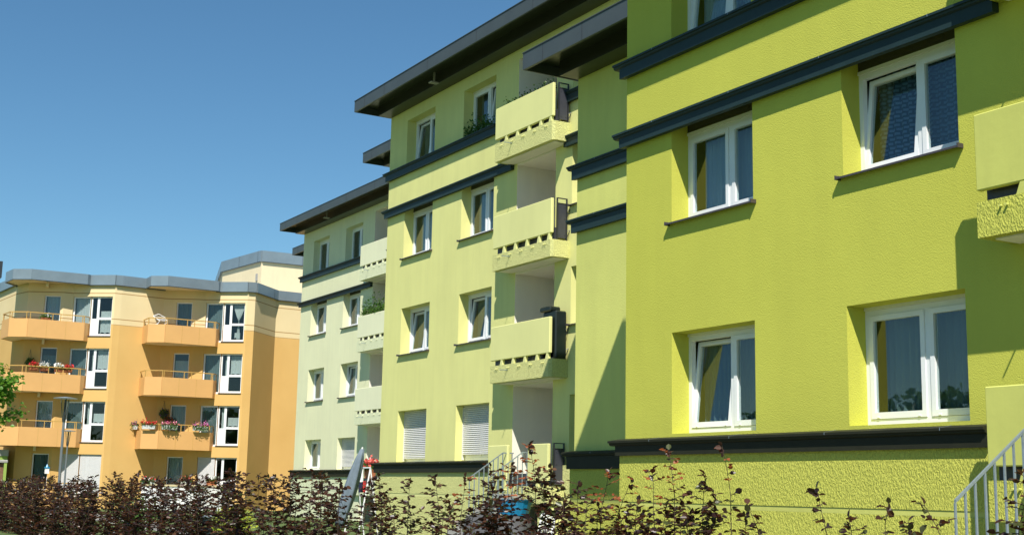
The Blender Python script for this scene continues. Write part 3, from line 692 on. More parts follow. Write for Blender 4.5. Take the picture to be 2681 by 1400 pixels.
# windows of the orange house
def simple_window(fr, a, b, s, h, par, depth=.18, mulls=(), trans=None, curt='curtWW', shutter=False, fw=.07, panel=None, cz=None, tilt=None):
    m = MB(fr); y = depth-.06
    m.box(a, a+fw, y, y+.06, s, h); m.box(b-fw, b, y, y+.06, s, h); m.box(a+fw, b-fw, y, y+.06, h-fw, h); m.box(a+fw, b-fw, y, y+.06, s, s+fw+.03)
    for x, wd in mulls: m.box(x-wd/2, x+wd/2, y-.003, y+.057, s+fw+.03, h-fw)
    if trans: t0, xa = trans; m.box(xa, b-fw, y-.006, y+.054, t0-.06, t0+.06)
    o = m.build('window', M['frame'], par)
    g_ = MB(fr); g_.box(a+fw, b-fw, y+.03, y+.036, s+fw+.03, h-fw); g_.build('pane', M['glass2'], o)
    if panel: q = MB(fr); q.box(panel[0], panel[1], y-.004, y+.05, s+fw+.03, panel[2]); q.build('door_panel', M['frame'], o)
    if shutter:
        q = MB(fr); z = s+.1
        while z < h-.02: q.extr([(y-.035, z+.006), (y-.043, z+.025), (y-.032, z+.046), (y-.02, z+.046), (y-.02, z)], a+.02, b-.02); z += .052
        q.build('roller_shutter', M['shutter'], o)
    elif curt:
        q = MB(fr)
        for (u0, u1, c0, c1) in (cz or [(a+fw, b-fw, s+.1, h-.05)]): wavy(q, u0, u1, y+.15, c0, c1, .018, 30, int(a*37+s*11), .06)
        q.build('curtain', M[curt], o)
    return o
for k in (0, 1):
    fr, ops = frs['small', k]
    for r, (a, b, s, h) in enumerate(ops):
        simple_window(fr, a, b, s, h, oh, curt='curtW' if (r+k) % 2 else 'curtG', cz=[(a+.07, b-.07, s+.1, h-.4)] if r == 2 else None, fw=.06)
    fr, ops = frs['glaz', k]
    for r in range(4):
        (a, b, s, h) = ops[2*r]; gf = (r == 0)
        simple_window(fr, a, b+.0, s, h, oh, fw=.08, curt='curtWW' if r == 3 and k == 0 else 'curtG', shutter=gf, panel=None)
        (a, b, s, h) = ops[2*r+1]
        tz = s+.93
        cz = {3: [(a+.5, b-.1, s+.15, s+1.35)], 2: [(a+.5, b-.1, s+1.0, h-.1), (a+.2, a+.35, s+.8, h-.1)], 1: [(a+.15, a+.3, s+.2, h-.1), (a+.5, b-.1, s+1.0, s+1.5)], 0: []}[r] if not (k == 1 and r == 3) else []
        o = simple_window(fr, a, b, s, h, oh, fw=.07, mulls=((a+.40, .13),), trans=(tz, a+.40), curt='curtWW', shutter=(gf and k == 0), cz=cz or [(a+.6, b-.3, s+.2, s+.5)], panel=(a+.07, a+.36, s+.92))
        if k == 1 and r == 3:      # gathered net curtain
            q = MB(fr); ua, ub = a+.5, b-.09; mid = (ua+ub)/2; n = 24; P_ = []
            for zz, wd in ((h-.1, 1), (h-.35, .85), (h-.7, .45), (h-.95, .08), (h-1.2, .14), (s+.15, .34)):
                for i in range(n+1): t = i/n-.5; P_.append((mid+t*(ub-ua)*wd, .24+.015*math.sin(i*2.1), zz))
            q.add(P_, [(r_*(n+1)+i, r_*(n+1)+i+1, (r_+1)*(n+1)+i+1, (r_+1)*(n+1)+i) for r_ in range(5) for i in range(n)]); q.build('gathered_curtain', M['curtWW'], o)
        sl_ = MB(fr); sl_.box(a-.05, b+.02, -.04, .12, s-.05, s-.005); sl_.build('sill', M['sill'], o)
# taller rear block of the orange house
T = [(-93.5, 29.6), (-82.5, 26.6), (-77.0, 27.3), (-76.8, 31.5), (-76.8, 44), (-93.5, 44)]
tw = MB(); tw.prism(T, GZ, 13.86); tb = tw.build('rear_block', M['creamwall'], oh)
band(T[:5], 13.86, 14.55, .12, .16, 'roof_fascia', M['silver'], tb, 2.6)
tr = MB(); tr.prism(T, 14.3, 14.4); tr.build('roof', M['silver'], tb)
vf = MB(F(T[1], T[2])); vf.box(4.9, 5.12, -.06, .0, 12.7, 13.15); vf.build('vent', M['concrete'], tb)
# distant dark-roofed house at the far left
dh = thing('house', (-118, 17.5, GZ), 'distant house with dark roof peeking over the left roof edge', 'house')
m = MB(); m.box(-124, -116, 13.0, 17.9, GZ, 17.0); m.build('wall', M['creamwall'], dh)
m = MB(); m.extr([(-.2, 0), (0, 0)], 0, 1) if False else m.box(-124.3, -115.7, 12.7, 18.15, 17.0, 18.4); m.build('roof', M['dsteel'], dh)

# ================================================================== PLANTS
nr = np.random.default_rng(11)
LEAF = np.array([(0, 0, 0), (.34, .36, .05), (.72, .30, .04), (1, 0, 0), (.72, -.30, .04), (.34, -.36, .05)])
def leaves(name, P, D, size, mat, parent, tilt=.5, wid=1.0):
    """P points, D main directions; each leaf a small folded blade of its own"""
    n = len(P); P = np.asarray(P, float); D = np.asarray(D, float)
    D = D/np.maximum(1e-6, np.linalg.norm(D, axis=1))[:, None]
    up = np.tile([0, 0, 1.0], (n, 1))+nr.normal(0, tilt, (n, 3)); X = np.cross(up, D); X /= np.maximum(1e-6, np.linalg.norm(X, axis=1))[:, None]; Z = np.cross(D, X)
    sz = (size*nr.uniform(.7, 1.25, n))[:, None, None]
    V = P[:, None, :]+sz*(LEAF[None, :, 0:1]*D[:, None, :]+wid*LEAF[None, :, 1:2]*X[:, None, :]+(LEAF[None, :, 2:3]*2-.25*LEAF[None, :, 0:1]**2)*Z[:, None, :])
    V = V.reshape(-1, 3); o0 = np.array(parent['_o']) if parent is not None else np.array([P[:, 0].mean(), P[:, 1].mean(), P[:, 2].min()])
    V = V-o0; b = (np.arange(n)*6)[:, None]
    Fc = np.concatenate([np.hstack([b, b+1, b+2, b+3]), np.hstack([b, b+3, b+4, b+5])])
    me = bpy.data.meshes.new(name); me.vertices.add(len(V)); me.vertices.foreach_set('co', V.ravel())
    me.loops.add(Fc.size); me.loops.foreach_set('vertex_index', Fc.ravel().astype(np.int32))
    me.polygons.add(len(Fc)); me.polygons.foreach_set('loop_start', np.arange(0, Fc.size, 4, dtype=np.int32)); me.polygons.foreach_set('loop_total', np.full(len(Fc), 4, np.int32))
    me.update(); me.validate(); me.materials.append(mat)
    o = bpy.data.objects.new(name, me); COL.objects.link(o); o['_o'] = tuple(o0)
    if parent is not None: o.parent = parent
    else: o.location = o0
    return o
def shoot(x, y, zt, spread, dens, P, D, mb, zb=GZ, lean=0., bare=.0, tips=None):
    """one beech stem with flat side sprays carrying alternate leaves"""
    h = zt-zb; n = 9; pts = []; wx, wy = nr.normal(0, .045, 2)
    for i in range(n+1):
        t = i/n; pts.append((x+lean*t*t+wx*math.sin(t*7)+.012*math.sin(t*19+x*9), y+wy*math.sin(t*6+1), zb+h*t))
    for i in range(n): mb.tube(pts[i], pts[i+1], .0075*(1-.085*i), 5, .0075*(1-.085*(i+1)))
    k = int(h*dens/.024)
    for i in range(k):
        t = 1-(1-bare)*(1-((i+nr.random())/k))
        t = min(1, t); q = np.array(pts[min(n, int(t*n))])*(1-(t*n-int(t*n)))+np.array(pts[min(n, int(t*n)+1)])*(t*n-int(t*n))
        a = nr.random()*2*math.pi; ln = spread*(1.0-.72*t**1.8)*nr.uniform(.45, 1.1); el = nr.uniform(-.05, .55)
        d = np.array([math.cos(a)*math.cos(el), math.sin(a)*math.cos(el), math.sin(el)]); e = q+d*ln
        mb.tube(tuple(q), tuple(e), .0035, 3, .0018)
        side = np.cross(d, [0, 0, 1]); m = max(2, int(ln/.024))
        for j in range(m+1):
            f = (j+1)/(m+1); s_ = 1 if j % 2 else -1
            dd = d*.75+side*s_*(.8 if j < m else .1)+nr.normal(0, .15, 3); P.append(q+d*ln*f); D.append(dd)
            if tips is not None and t > .80 and nr.random() < .8: tips.append((P.pop(), D.pop()))
    # terminal leaves
    for j in range(4): P.append(np.array(pts[-1])-[0, 0, .03*j]); D.append(np.array([nr.normal(0, .4), nr.normal(0, .4), .8]))
prof = [(-47, .1), (-39.4, .06), (-33.9, .165), (-29.6, .08), (-25.3, .2), (-22.2, .10), (-19.9, .16), (-18.8, .19), (-17.66, .32), (-16.6, .2), (-16.0, .26), (-15.2, .16), (-14.4, .16)]
hx = [p[0] for p in prof]; hz = [p[1] for p in prof]
P, D, mb = [], [], MB(); x = -45.
while x < -14.6:
    zt = float(np.interp(x, hx, hz)); zt += nr.normal(-.10, .07); zt = min(zt, float(np.interp(x, hx, hz))+.03)
    shoot(x, 6.6+nr.normal(0, .20), zt, .40, .54 if x > -19 else .66, P, D, mb, lean=nr.normal(0, .06)); x += .19
P = np.array(P); D = np.array(D); 
hedge = thing('beech_hedge', (-30, 6.6, GZ), 'long dense copper beech hedge with dark purple leaves running across the left foreground', 'hedge')
leaves('foliage', P, D, .058, M['beech'], hedge, .55); mb.build('stems', M['bark'], hedge)
SAP = [  # screen-found places turned into metres: x, top z, spread, density, tips?, label
 (-14.1, .17, .34, .62, 0, 'copper beech shoot in front of the parasol side of the palest green building'),
 (-13.35, .10, .34, .60, 0, 'thin copper beech shoot before the left end of the middle green building'),
 (-12.7, .13, .34, .62, 0, 'copper beech shoot below the closed shutter on the left of the middle building'),
 (-12.1, .14, .32, .62, 1, 'copper beech shoot with a reddish tip between the two shuttered windows'),
 (-11.55, .24, .30, .75, 0, 'copper beech shoot at the foot of the grey stair railing of the middle building'),
 (-11.15, .25, .30, .85, 1, 'bushy copper beech shoot in front of the middle building stair railing'),
 (-10.72, .44, .24, .85, 1, 'tallest copper beech shoot with rusty tip before the ground floor balcony panel'),
 (-10.38, .22, .30, .9, 0, 'copper beech shoot in front of the dark grey ground floor side panel'),
 (-9.92, .08, .32, .55, 0, 'low copper beech shoot before the pier under the ground floor balcony'),
 (-9.52, .20, .30, .55, 1, 'loose copper beech shoot with orange young leaves before the shaded set back wall'),
 (-9.18, .12, .30, .45, 1, 'copper beech shoot just left of the roughcast plinth corner'),
 (-8.78, .20, .22, .45, 1, 'slender copper beech shoot at the left end of the vivid green plinth'),
 (-8.52, .36, .22, .62, 1, 'tall dark beech shoot topped by an orange sprig in front of the vivid green plinth'),
 (-8.16, .16, .22, .55, 0, 'bushy dark beech shoot in the middle of the left plinth half'),
 (-7.88, .38, .09, .30, 1, 'thin beech whip with a pale orange tip reaching the dark cornice'),
 (-7.50, -.06, .14, .22, 0, 'nearly bare beech twig before the smooth plinth stripe'),
 (-6.78, .06, .20, .42, 0, 'spreading beech spray with layered leaves in front of the plinth right half'),
 (-6.28, -.03, .20, .40, 0, 'short beech spray right of the layered one before the plinth'),
 (-5.80, -.03, .18, .38, 0, 'small beech spray beside the bottom post of the near stair railing'),
 (-9.02, -.06, .30, .95, 0, 'low bushy beech shoot filling the hedge before the plinth corner'),
 (-8.66, -.10, .30, 1.0, 0, 'low bushy beech shoot right of the plinth corner'),
 (-8.34, -.12, .30, 1.0, 0, 'dense low beech shoot below the tall orange tipped one'),
 (-8.02, -.13, .28, .95, 0, 'dense low beech shoot left of the thin orange tipped whip'),
 (-7.68, -.16, .24, .8, 0, 'low beech shoot right of the thin orange tipped whip'),
 (-6.55, -.13, .22, .8, 0, 'low beech clump below the layered spray at the plinth'),
 (-6.00, -.14, .20, .8, 0, 'low beech clump left of the near stair railing post'),
 (-5.20, .16, .24, .75, 0, 'dark beech shoot overlapping the near stair railing at the right edge'),
]
for i, (x, zt, sp, dn, tp, lab) in enumerate(SAP):
    P, D, mb, tips = [], [], MB(), ([] if tp else None)
    shoot(x, 6.6, zt, sp, dn*1.25, P, D, mb, tips=tips, lean=nr.normal(0, .03))
    for _ in range(2 if sp > .25 else 1 if i not in (14, 15) else 0):
        shoot(x+nr.normal(0, .12), 6.6+nr.normal(0, .12), zt-nr.uniform(.16, .4), sp, dn*1.25, P, D, mb, lean=nr.normal(0, .05))
    t = thing('beech_shoot', (x, 6.6, GZ), lab, 'shrub', 'copper beech shoots in the foreground')
    leaves('foliage', P, D, .055, M['beech'], t, .5); mb.build('stems', M['bark'], t)
    if tips: leaves('young_leaves', [a for a, b in tips], [b for a, b in tips], .042, M['beechtip'], t, .5)

def blob(c, r, n, size, mat, par, name='foliage', sq=(1, 1, 1), tilt=.8):
    v = nr.normal(0, 1, (n, 3)); v /= np.linalg.norm(v, axis=1)[:, None]; q = v*(nr.random((n, 1))**.45)*r*np.array(sq)+np.array(c)
    return leaves(name, q, v+nr.normal(0, .5, (n, 3)), size, mat, par, tilt)
# small maple at the left edge
def tree(x, y, label, zc, r, mat, nleaf, size, hid=False):
    t = thing('maple_tree', (x, y, GZ), label, 'tree'); m = MB(); rr = random.Random(3)
    base = (x, y, GZ); fork = (x+.05, y, zc-.9*r); m.tube(base, fork, .07, 10, .05); Q = []; DD = []
    for i in range(26):
        a = rr.random()*6.28; el = rr.uniform(-.2, 1.3); ln = r*rr.uniform(.7, 1.12)
        d = Vector((math.cos(a)*math.cos(el), math.sin(a)*math.cos(el), math.sin(el)*1.2)); st = Vector((x+.05, y, zc-.8*r+rr.random()*r*.9)); e = st+d*ln
        m.tube(tuple(st), tuple(e), .018, 5, .006)
        for j in range(nleaf//26):
            f = rr.uniform(.35, 1.02); c = st.lerp(e, f); Q.append((c.x+rr.gauss(0, .07*r+.04), c.y+rr.gauss(0, .07*r+.04), c.z+rr.gauss(0, .05*r+.02))); DD.append((rr.gauss(0, 1), rr.gauss(0, 1), rr.gauss(-.3, .4)))
    m.build('trunk', M['bark'], t); leaves('crown', Q, DD, size, mat, t, .5, 1.2); return t
tree(-26.1, 3.72, 'young fresh green maple poking in at the left edge of the picture', 1.42, .92, M['maple'], 5200, .075)
# yellow-green shrub by the lawn
t = thing('shrub', (-28.4, 9.7, GZ), 'yellow green shrub on the lawn behind the beech hedge', 'shrub')
blob((-28.4, 9.7, -.85), .5, 900, .07, M['yellowleaf'], t, sq=(1.3, 1, .8)); m = MB(); [m.tube((-28.4, 9.7, GZ), (-28.4+nr.normal(0, .25), 9.7+nr.normal(0, .2), -.7), .012, 5) for _ in range(6)]; m.build('stems', M['bark'], t)
t = thing('shrub', (-34.5, 9.2, GZ), 'dark green shrub on the lawn behind the left part of the hedge', 'shrub')
blob((-34.5, 9.2, -.75), .55, 900, .07, M['green'], t, sq=(1.2, 1, .9)); m = MB(); [m.tube((-34.5, 9.2, GZ), (-34.5+nr.normal(0, .25), 9.2+nr.normal(0, .2), -.6), .012, 5) for _ in range(6)]; m.build('stems', M['bark'], t)

# ================================================================== OBJECTS
def lamp(x, y, zt, rd, label, s=1.0):
    t = thing('street_lamp', (x, y, GZ), label, 'street lamp', 'street lamps on the lawn')
    m = MB(); m.tube((x, y, GZ), (x, y, zt-.85*s), .06*s, 12, .045*s); m.lathe((x, y, GZ), [(.11*s, 0), (.11*s, .5*s), (.06*s, .6*s)], 14); m.build('pole', M['lampsteel'], t)
    m = MB(); m.lathe((x, y, zt), [(.055*s, -.88*s), (.07*s, -.80*s), (.16*s, -.18*s), (.17*s, -.05*s), (.05*s, -.03*s)], 16)
    m.build('lamp_housing', M['glass2'], t)
    m = MB(); [m.tube((x+.05*s*math.cos(a), y+.05*s*math.sin(a), zt-.85*s), (x+.16*s*math.cos(a), y+.16*s*math.sin(a), zt-.03*s), .014*s, 6) for a in (0, 2.1, 4.2)]; m.lathe((x, y, zt), [(.05*s, -.86*s), (.035*s, -.3*s), (.03*s, -.05*s)], 10); m.build('reflector_arm', M['dsteel'], t)
    m = MB(); m.lathe((x, y, zt), [(rd, -.015), (rd, .0), (rd*.5, .03), (.03, .05)], 28); m.build('disc_cap', M['steel'], t)
lamp(-48.95, 10.22, 3.02, .42, 'nearer and taller grey street lamp with a flat disc cap')
lamp(-66.5, 14.14, 2.51, .36, 'farther and lower grey street lamp with a disc cap, right beside the nearer one', .85)

def flowerbox(c, ln, w, h, fr, petals, label, cat='flower box', col='planter', hang=None, n=230, name='flower_box', group='flower boxes on the balcony rails', size=.07):
    t = thing(name, fr(c[0], c[1], c[2]), label, cat, group); m = MB(fr)
    m.add([(c[0]-ln/2+.02, c[1]-w/2+.02, c[2]), (c[0]+ln/2-.02, c[1]-w/2+.02, c[2]), (c[0]+ln/2-.02, c[1]+w/2-.02, c[2]), (c[0]-ln/2+.02, c[1]+w/2-.02, c[2]),
           (c[0]-ln/2, c[1]-w/2, c[2]+h), (c[0]+ln/2, c[1]-w/2, c[2]+h), (c[0]+ln/2, c[1]+w/2, c[2]+h), (c[0]-ln/2, c[1]+w/2, c[2]+h)],
          [(3, 2, 1, 0), (4, 5, 6, 7), (0, 1, 5, 4), (1, 2, 6, 5), (2, 3, 7, 6), (3, 0, 4, 7)]); m.build('box', M[col], t)
    def cloud(k, zc, sz):
        q = [];
        for _ in range(k): q.append(fr(c[0]+nr.uniform(-ln*.55, ln*.55), c[1]+nr.normal(-.02, w*.45), zc+abs(nr.normal(0, sz))))
        return q, nr.normal(0, 1, (k, 3))+[0, 0, .5]
    q, d = cloud(n, c[2]+h-.04, .09); leaves('greenery', q, d, size, M['green'], t, .8)
    for mt, frac in petals: q, d = cloud(int(n*frac), c[2]+h+.05, .09); leaves('blossoms', q, d, size*.95, M[mt], t, 1.0, 1.3)
    if hang: q = [fr(c[0]+nr.uniform(-ln*.45, ln*.45), c[1]-w*.5+nr.normal(-.02, .03), c[2]+h-abs(nr.normal(0, hang))) for _ in range(n//2)]; leaves('trailing_leaves', q, nr.normal(0, 1, (n//2, 3))-[0, 0, .7], size, M['green'], t, .8)
    return t
fB0, fB1, fB2 = F(bay[1][0], bay[1][1]), F(bay[1][1], bay[1][2]), F(bay[1][2], bay[1][3])
zr = 1.83+1.02
flowerbox((.15, -.12, zr), .55, .2, .2, fB0, [('petal_pink', .15), ('petal_violet', .2)], 'pale flower box with sparse blooms at the left end of the lowest right balcony', hang=None, col='planter')
flowerbox((.45, -.13, zr), .72, .2, .2, fB1, [('petal_red', .55)], 'flower box with bright red flowers on the lowest right hand orange balcony')
flowerbox((.52, -.13, zr), .82, .2, .22, fB2, [('petal_pink', .5)], 'flower box with salmon pink flowers and trailing leaves in the middle of the balcony rail', hang=.12)
flowerbox((2.2, -.13, zr), .82, .2, .22, fB2, [('petal_magenta', .5)], 'flower box with magenta flowers at the right end of the lowest right hand balcony', hang=.12)
f02 = F(bay[0][2], bay[0][3]); f03 = F(bay[0][2 if False else 2], bay[0][3])
fA2 = F((-70.75, 12.6), (-70.72, 15.4))
for u, lab, pt in ((.45, 'pot of red flowers mixed with white behind the second left balcony rail', [('petal_red', .6)]), (1.0, 'pot of white flowers beside the red ones on the second left balcony', [('petal_white', .7)]),
                   (1.72, 'pot of white flowers at the right half of the second left balcony', [('petal_white', .6)]), (2.2, 'pot of deep red flowers at the right end of the second left balcony', [('petal_red', .7)])):
    flowerbox((u, .12, 4.63+1.08), .42, .22, .2, fA2, pt, lab, 'flower pot', 'terracotta', name='flower_pot', group='flower pots on the second left balcony')
flowerbox((.9, .3, 7.42+1.0), .5, .25, .12, fA2, [('petal_white', .05)], 'dark green potted plant in front of the top left balcony window', 'potted plant', 'terracotta', name='potted_plant', group=None)
def basket(x, y, z, r, mats, label):
    t = thing('hanging_basket', (x, y, z), label, 'hanging basket', 'hanging baskets on the orange house'); m = MB(); m.lathe((x, y, z), [(.03, -r*.9), (r*.6, -r*.5), (r*.7, 0)], 12); m.build('bowl', M['dsteel'], t)
    m = MB(); [m.tube((x+r*.6*math.cos(a), y+r*.6*math.sin(a), z), (x, y, z+.7), .006, 4) for a in (0, 2.1, 4.2)]; m.tube((x, y, z+.7), (x-.5, y, z+.72), .01, 4); m.build('hanger', M['dsteel'], t)
    blob((x, y, z+.03), r, 260, .08, M['green'], t)
    for mm in mats: blob((x, y, z+.05), r*1.05, 120, .07, M[mm], t, 'blossoms')
basket(-71.95, 13.05, 6.2, .24, [], 'dark green hanging basket beside the small window of the second left balcony')
basket(-69.9, 19.75, 3.72, .24, ['petal_violet'], 'upper violet hanging basket beside the small window of the right balcony')
basket(-69.75, 19.95, 3.3, .24, ['petal_violet', 'petal_red'], 'lower violet and red hanging basket just under the upper one')
# folded white chair on the top right balcony
def chair(x, y, z, label):
    t = thing('garden_chair', (x, y, z), label, 'chair'); k = .018
    for n_, pts in (('leg', [(-.22, -.22, 0), (.2, .18, .85)]), ('leg', [(-.22, .26, 0), (.2, .6, .85)]), ('leg', [(.25, -.2, 0), (-.2, .18, .8)]), ('leg', [(.25, .24, 0), (-.2, .6, .8)])):
        m = MB(); m.path([(x+a, y+b, z+c) for a, b, c in pts], k, 8); m.build('leg', M['white'], t)
    m = MB(); m.path([(x-.3, y-.05, z+1.15), (x-.32, y+.25, z+1.28), (x-.3, y+.6, z+1.12)], k, 8); m.path([(x+.2, y+.18, z+.85), (x-.3, y-.05, z+1.15)], k, 8); m.path([(x+.2, y+.6, z+.85), (x-.3, y+.6, z+1.12)], k, 8)
    for i in range(4): m.tube((x-.26+.1*i, y+.02+.03*i, z+1.12-.07*i), (x-.26+.1*i, y+.6, z+1.1-.07*i), .015, 6)
    m.build('backrest', M['white'], t); m = MB(); m.box(x-.2, x+.24, y+.0, y+.5, z+.43, z+.46); [m.tube((x-.25, y-.02, z+.62), (x+.25, y-.02, z+.66), k, 6)]; m.build('seat', M['white'], t)
chair(-69.1, 18.75, 7.75, 'white metal garden chair standing on the top right orange balcony')
# terrace of the orange house behind the hedge
t = thing('terrace_parapet', (-67.8, 20.5, GZ), 'white ground floor terrace parapet with a yellow coping behind the hedge', 'parapet')
o0 = [(-69.0, 18.6), (-68.1, 19.4), (-67.9, 21.2), (-68.1, 22.6)]
m = MB(); c = MB()
for a, b in zip(o0, o0[1:]):
    fr = F(a, b); q = MB(fr); q.box(0, fr.len, -.05, .07, GZ, -.08); m.f += [tuple(j+len(m.v) for j in f) for f in q.f]; m.v += q.v
    q = MB(fr); q.box(-.02, fr.len+.02, -.09, .11, -.078, .02); c.f += [tuple(j+len(c.v) for j in f) for f in q.f]; c.v += q.v
m.build('panel', M['white'], t); c.build('coping', M['yellowcap'] if 'yellowcap' in M else M['cream'], t)
flowerbox((.4, .0, .02), .8, .2, .12, F(o0[0], o0[1]), [('petal_white', .15), ('petal_red', .15)], 'leafy planter with few red and white flowers, left end of the white terrace', group='terrace plants', size=.09)
flowerbox((1.2, .05, .0), .5, .2, .22, F(o0[1], o0[2]), [('petal_coral', .4)], 'small terrace planter with reddish flowers under the small window', group='terrace plants')
flowerbox((.9, .2, .02), .5, .3, .25, F(o0[2], o0[3]), [('petal_white', .9)], 'orange pot of white flowers at the right end of the terrace', 'flower pot', 'terracotta', group='terrace plants', name='flower_pot')
flowerbox((1.75, .9, -.2), .4, .3, .3, F(o0[1], o0[2]), [], 'pointed dark green potted conifer between the small window and the shuttered door', 'potted plant', 'terracotta', name='potted_plant', group='terrace plants')
# ground floor railing, left bay
t = thing('terrace_railing', (-70, 13.5, GZ), 'ochre ground floor railing of the left bay just above the hedge', 'railing')
fr = F((-70.9, 12.2), (-70.5, 15.2)); m = MB(fr); m.box(0, fr.len, -.02, .03, -.05, 0); [m.box(u-.02, u+.02, -.015, .02, GZ, -.05) for u in np.linspace(.02, fr.len-.02, 6)]; m.build('rail', M['orail'], t)
m = MB(fr); m.box(.0, fr.len, .03, .05, GZ, -.45); m.build('panel', M['orangebal'], t)
# small birdhouse in the ground floor window niche
t = thing('bird_feeder', (-70.95, 14.15, .6), 'small white bird feeder with a blue top hanging before the left ground floor window', 'bird feeder')
m = MB(); m.box(-71.03, -70.87, 14.05, 14.25, .45, .72); m.build('box', M['white'], t); m = MB(); m.prism([(-71.05, 14.02), (-70.85, 14.02), (-70.85, 14.28), (-71.05, 14.28)], .72, .78); m.lathe((-70.95, 14.15, .78), [(.09, 0), (.02, .15)], 8); m.build('roof', M['blue'], t); m = MB(); m.tube((-70.95, 14.15, .9), (-70.95, 14.15, 1.45), .006, 4); m.build('cord', M['dsteel'], t)
# light green garage wing at the lower left
t = thing('annex', (-72, 11.2, GZ), 'light green annex wall under the lowest left balcony', 'annex')
m = MB(); m.box(-77.5, -71.6, 10.9, 12.28, GZ, 1.5); m.build('wall', stucco('mid_green_render', (.30, .42, .10, 1)), t); m = MB(); m.box(-77.6, -71.55, 10.85, 12.30, 1.3, 1.62); m.build('cornice', M['concrete'], t)
# stone-capped pillar
t = thing('gate_pillar', (-44.4, 7.40, GZ), 'brown brick pillar with a flat stone cap at the lower left edge', 'pillar')
m = MB(); m.box(-44.55, -44.25, 7.2, 7.5, GZ, .58, .01); m.build('shaft', plain('brown_brick', (.22, .12, .07, 1), .9, 0, .2, .3, 12), t); m = MB(); m.box(-44.65, -44.15, 7.1, 7.6, .58, .68, .02); m.build('cap', M['concrete'], t)
# grey post in the lawn
t = thing('bollard', (-22.85, 7.34, GZ), 'dark slate grey square post behind the beech hedge', 'post')
m = MB(); m.box(-22.92, -22.78, 7.27, 7.41, GZ, -.56, .01); m.build('shaft', M['trim'], t); m = MB(); m.box(-22.93, -22.77, 7.26, 7.42, -.56, -.52, .01); m.build('cap', M['steel'], t)
# closed parasol
t = thing('parasol', (-30.4, 13.2, GZ), 'closed blue grey parasol leaning in front of the palest green building', 'parasol')
m = MB(); a = Vector((-30.45, 13.05, GZ)); b = Vector((-30.1, 13.55, 1.02)); m.tube(tuple(a), tuple(b), .022, 8); m.build('pole', M['white'], t)
m = MB(); n = 20; k = 8; Pp = []
for i in range(k+1):
    f_ = i/k; c_ = a.lerp(b, .14+.84*f_); rr = .04+.12*math.sin(math.pi*min(1, f_*.85+.12))**.8*(1 if f_ < .9 else .5)
    for j in range(n): t_ = 2*math.pi*j/n; q = rr*(1+.22*math.sin(5*t_+f_*2)); Pp.append((c_.x+q*math.cos(t_), c_.y+q*math.sin(t_), c_.z))
m.add(Pp, [(i*n+j, i*n+(j+1) % n, (i+1)*n+(j+1) % n, (i+1)*n+j) for i in range(k) for j in range(n)]+[tuple(range(n-1, -1, -1)), tuple(range(k*n, k*n+n))]); m.build('canopy', M['parasol'], t, True)
m = MB(); m.lathe((a.x, a.y, GZ), [(.28, 0), (.26, .07), (.05, .1), (.04, .3)], 18); m.build('base', M['concrete'], t)
# laundry rack with coloured clothes beside the parasol
t = thing('laundry_rack', (-32.6, 14.7, GZ), 'laundry airer hung with white, navy and red clothes beside the closed parasol', 'laundry')
m = MB(); [m.path([(-33.0+d_, 14.4, GZ), (-33.0+d_, 14.7, .55), (-33.0+d_, 15.0, GZ)], .02, 6) for d_ in (0, .9)]; m.tube((-33.0, 14.7, .55), (-32.1, 14.7, .55), .02, 6); m.build('frame', M['white'], t)
def cloth(x0, x1, z0, z1, mat, nm):
    m = MB(); n = 12; P_ = []
    for i in range(n+1):
        for j in range(5): P_.append((x0+(x1-x0)*i/n, 14.66-.02+.03*math.sin(i*1.4+j*.3), z1+(z0-z1)*j/4))
    m.add(P_, [(i*5+j, (i+1)*5+j, (i+1)*5+j+1, i*5+j+1) for i in range(n) for j in range(4)]); m.build(nm, M[mat], t)
cloth(-33.0, -32.72, .0, .60, 'cream', 'towel'); cloth(-32.70, -32.38, .18, .52, 'white', 'shirt'); cloth(-32.70, -32.40, -.1, .17, 'navy', 'shorts'); cloth(-32.37, -32.26, -.1, .2, 'redc', 'towel')
# geranium tub by the palest building
flowerbox((-36.4, 16.75, .30), .62, .32, .3, W0, [('petal_coral', 1.0)], 'tub of coral geraniums at the left corner of the middle green building', 'flower tub', 'terracotta', name='flower_tub', n=380, size=.085, group=None)
m = MB(); 
t = thing('plant_stand', (-36.4, 16.75, GZ), 'dark metal stand carrying the coral geraniums', 'plant stand'); m.box(-36.7, -36.1, 16.58, 16.92, .26, .30); [m.tube((-36.4+a_, 16.75+b_, GZ), (-36.4+a_, 16.75+b_, .26), .015, 6) for a_ in (-.26, .26) for b_ in (-.14, .14)]; m.build('frame', M['dsteel'], t)
# covered garden table with blue tarp and white chairs behind the shoots
t = thing('garden_table', (-20.7, 12.1, GZ), 'garden table under a crumpled grey cover with a bright blue tub on top', 'table')
m = MB(); n = 28; Pp = []
for i, (rr, zz) in enumerate(((.0, -.43), (.5, -.43), (.62, -.50), (.66, -.8), (.72, -1.22))):
    for j in range(n): a_ = 2*math.pi*j/n; q = rr*(1+(.05*math.sin(7*a_)+.03*math.sin(11*a_+1))*(i > 1)); Pp.append((-20.75+q*math.cos(a_), 12.05+q*.9*math.sin(a_), zz+.02*math.sin(5*a_+i)))
m.add(Pp, [(i*n+j, i*n+(j+1) % n, (i+1)*n+(j+1) % n, (i+1)*n+j) for i in range(4) for j in range(n)]); m.build('cover', M['greycloth'], t, True)
m = MB(); [m.tube((-20.75+a_, 12.05+b_, GZ), (-20.75+a_, 12.05+b_, -.52), .025, 6) for a_ in (-.35, .35) for b_ in (-.3, .3)]; m.build('legs', M['white'], t)
t = thing('tub', (-20.6, 12.3, -.42), 'bright blue plastic tub standing on the covered garden table', 'tub'); m = MB(); m.lathe((-20.6, 12.3, -.42), [(.28, 0), (.36, .26), (.39, .28), (.35, .28), (.25, .05)], 20); m.build('bowl', M['blue'], t)
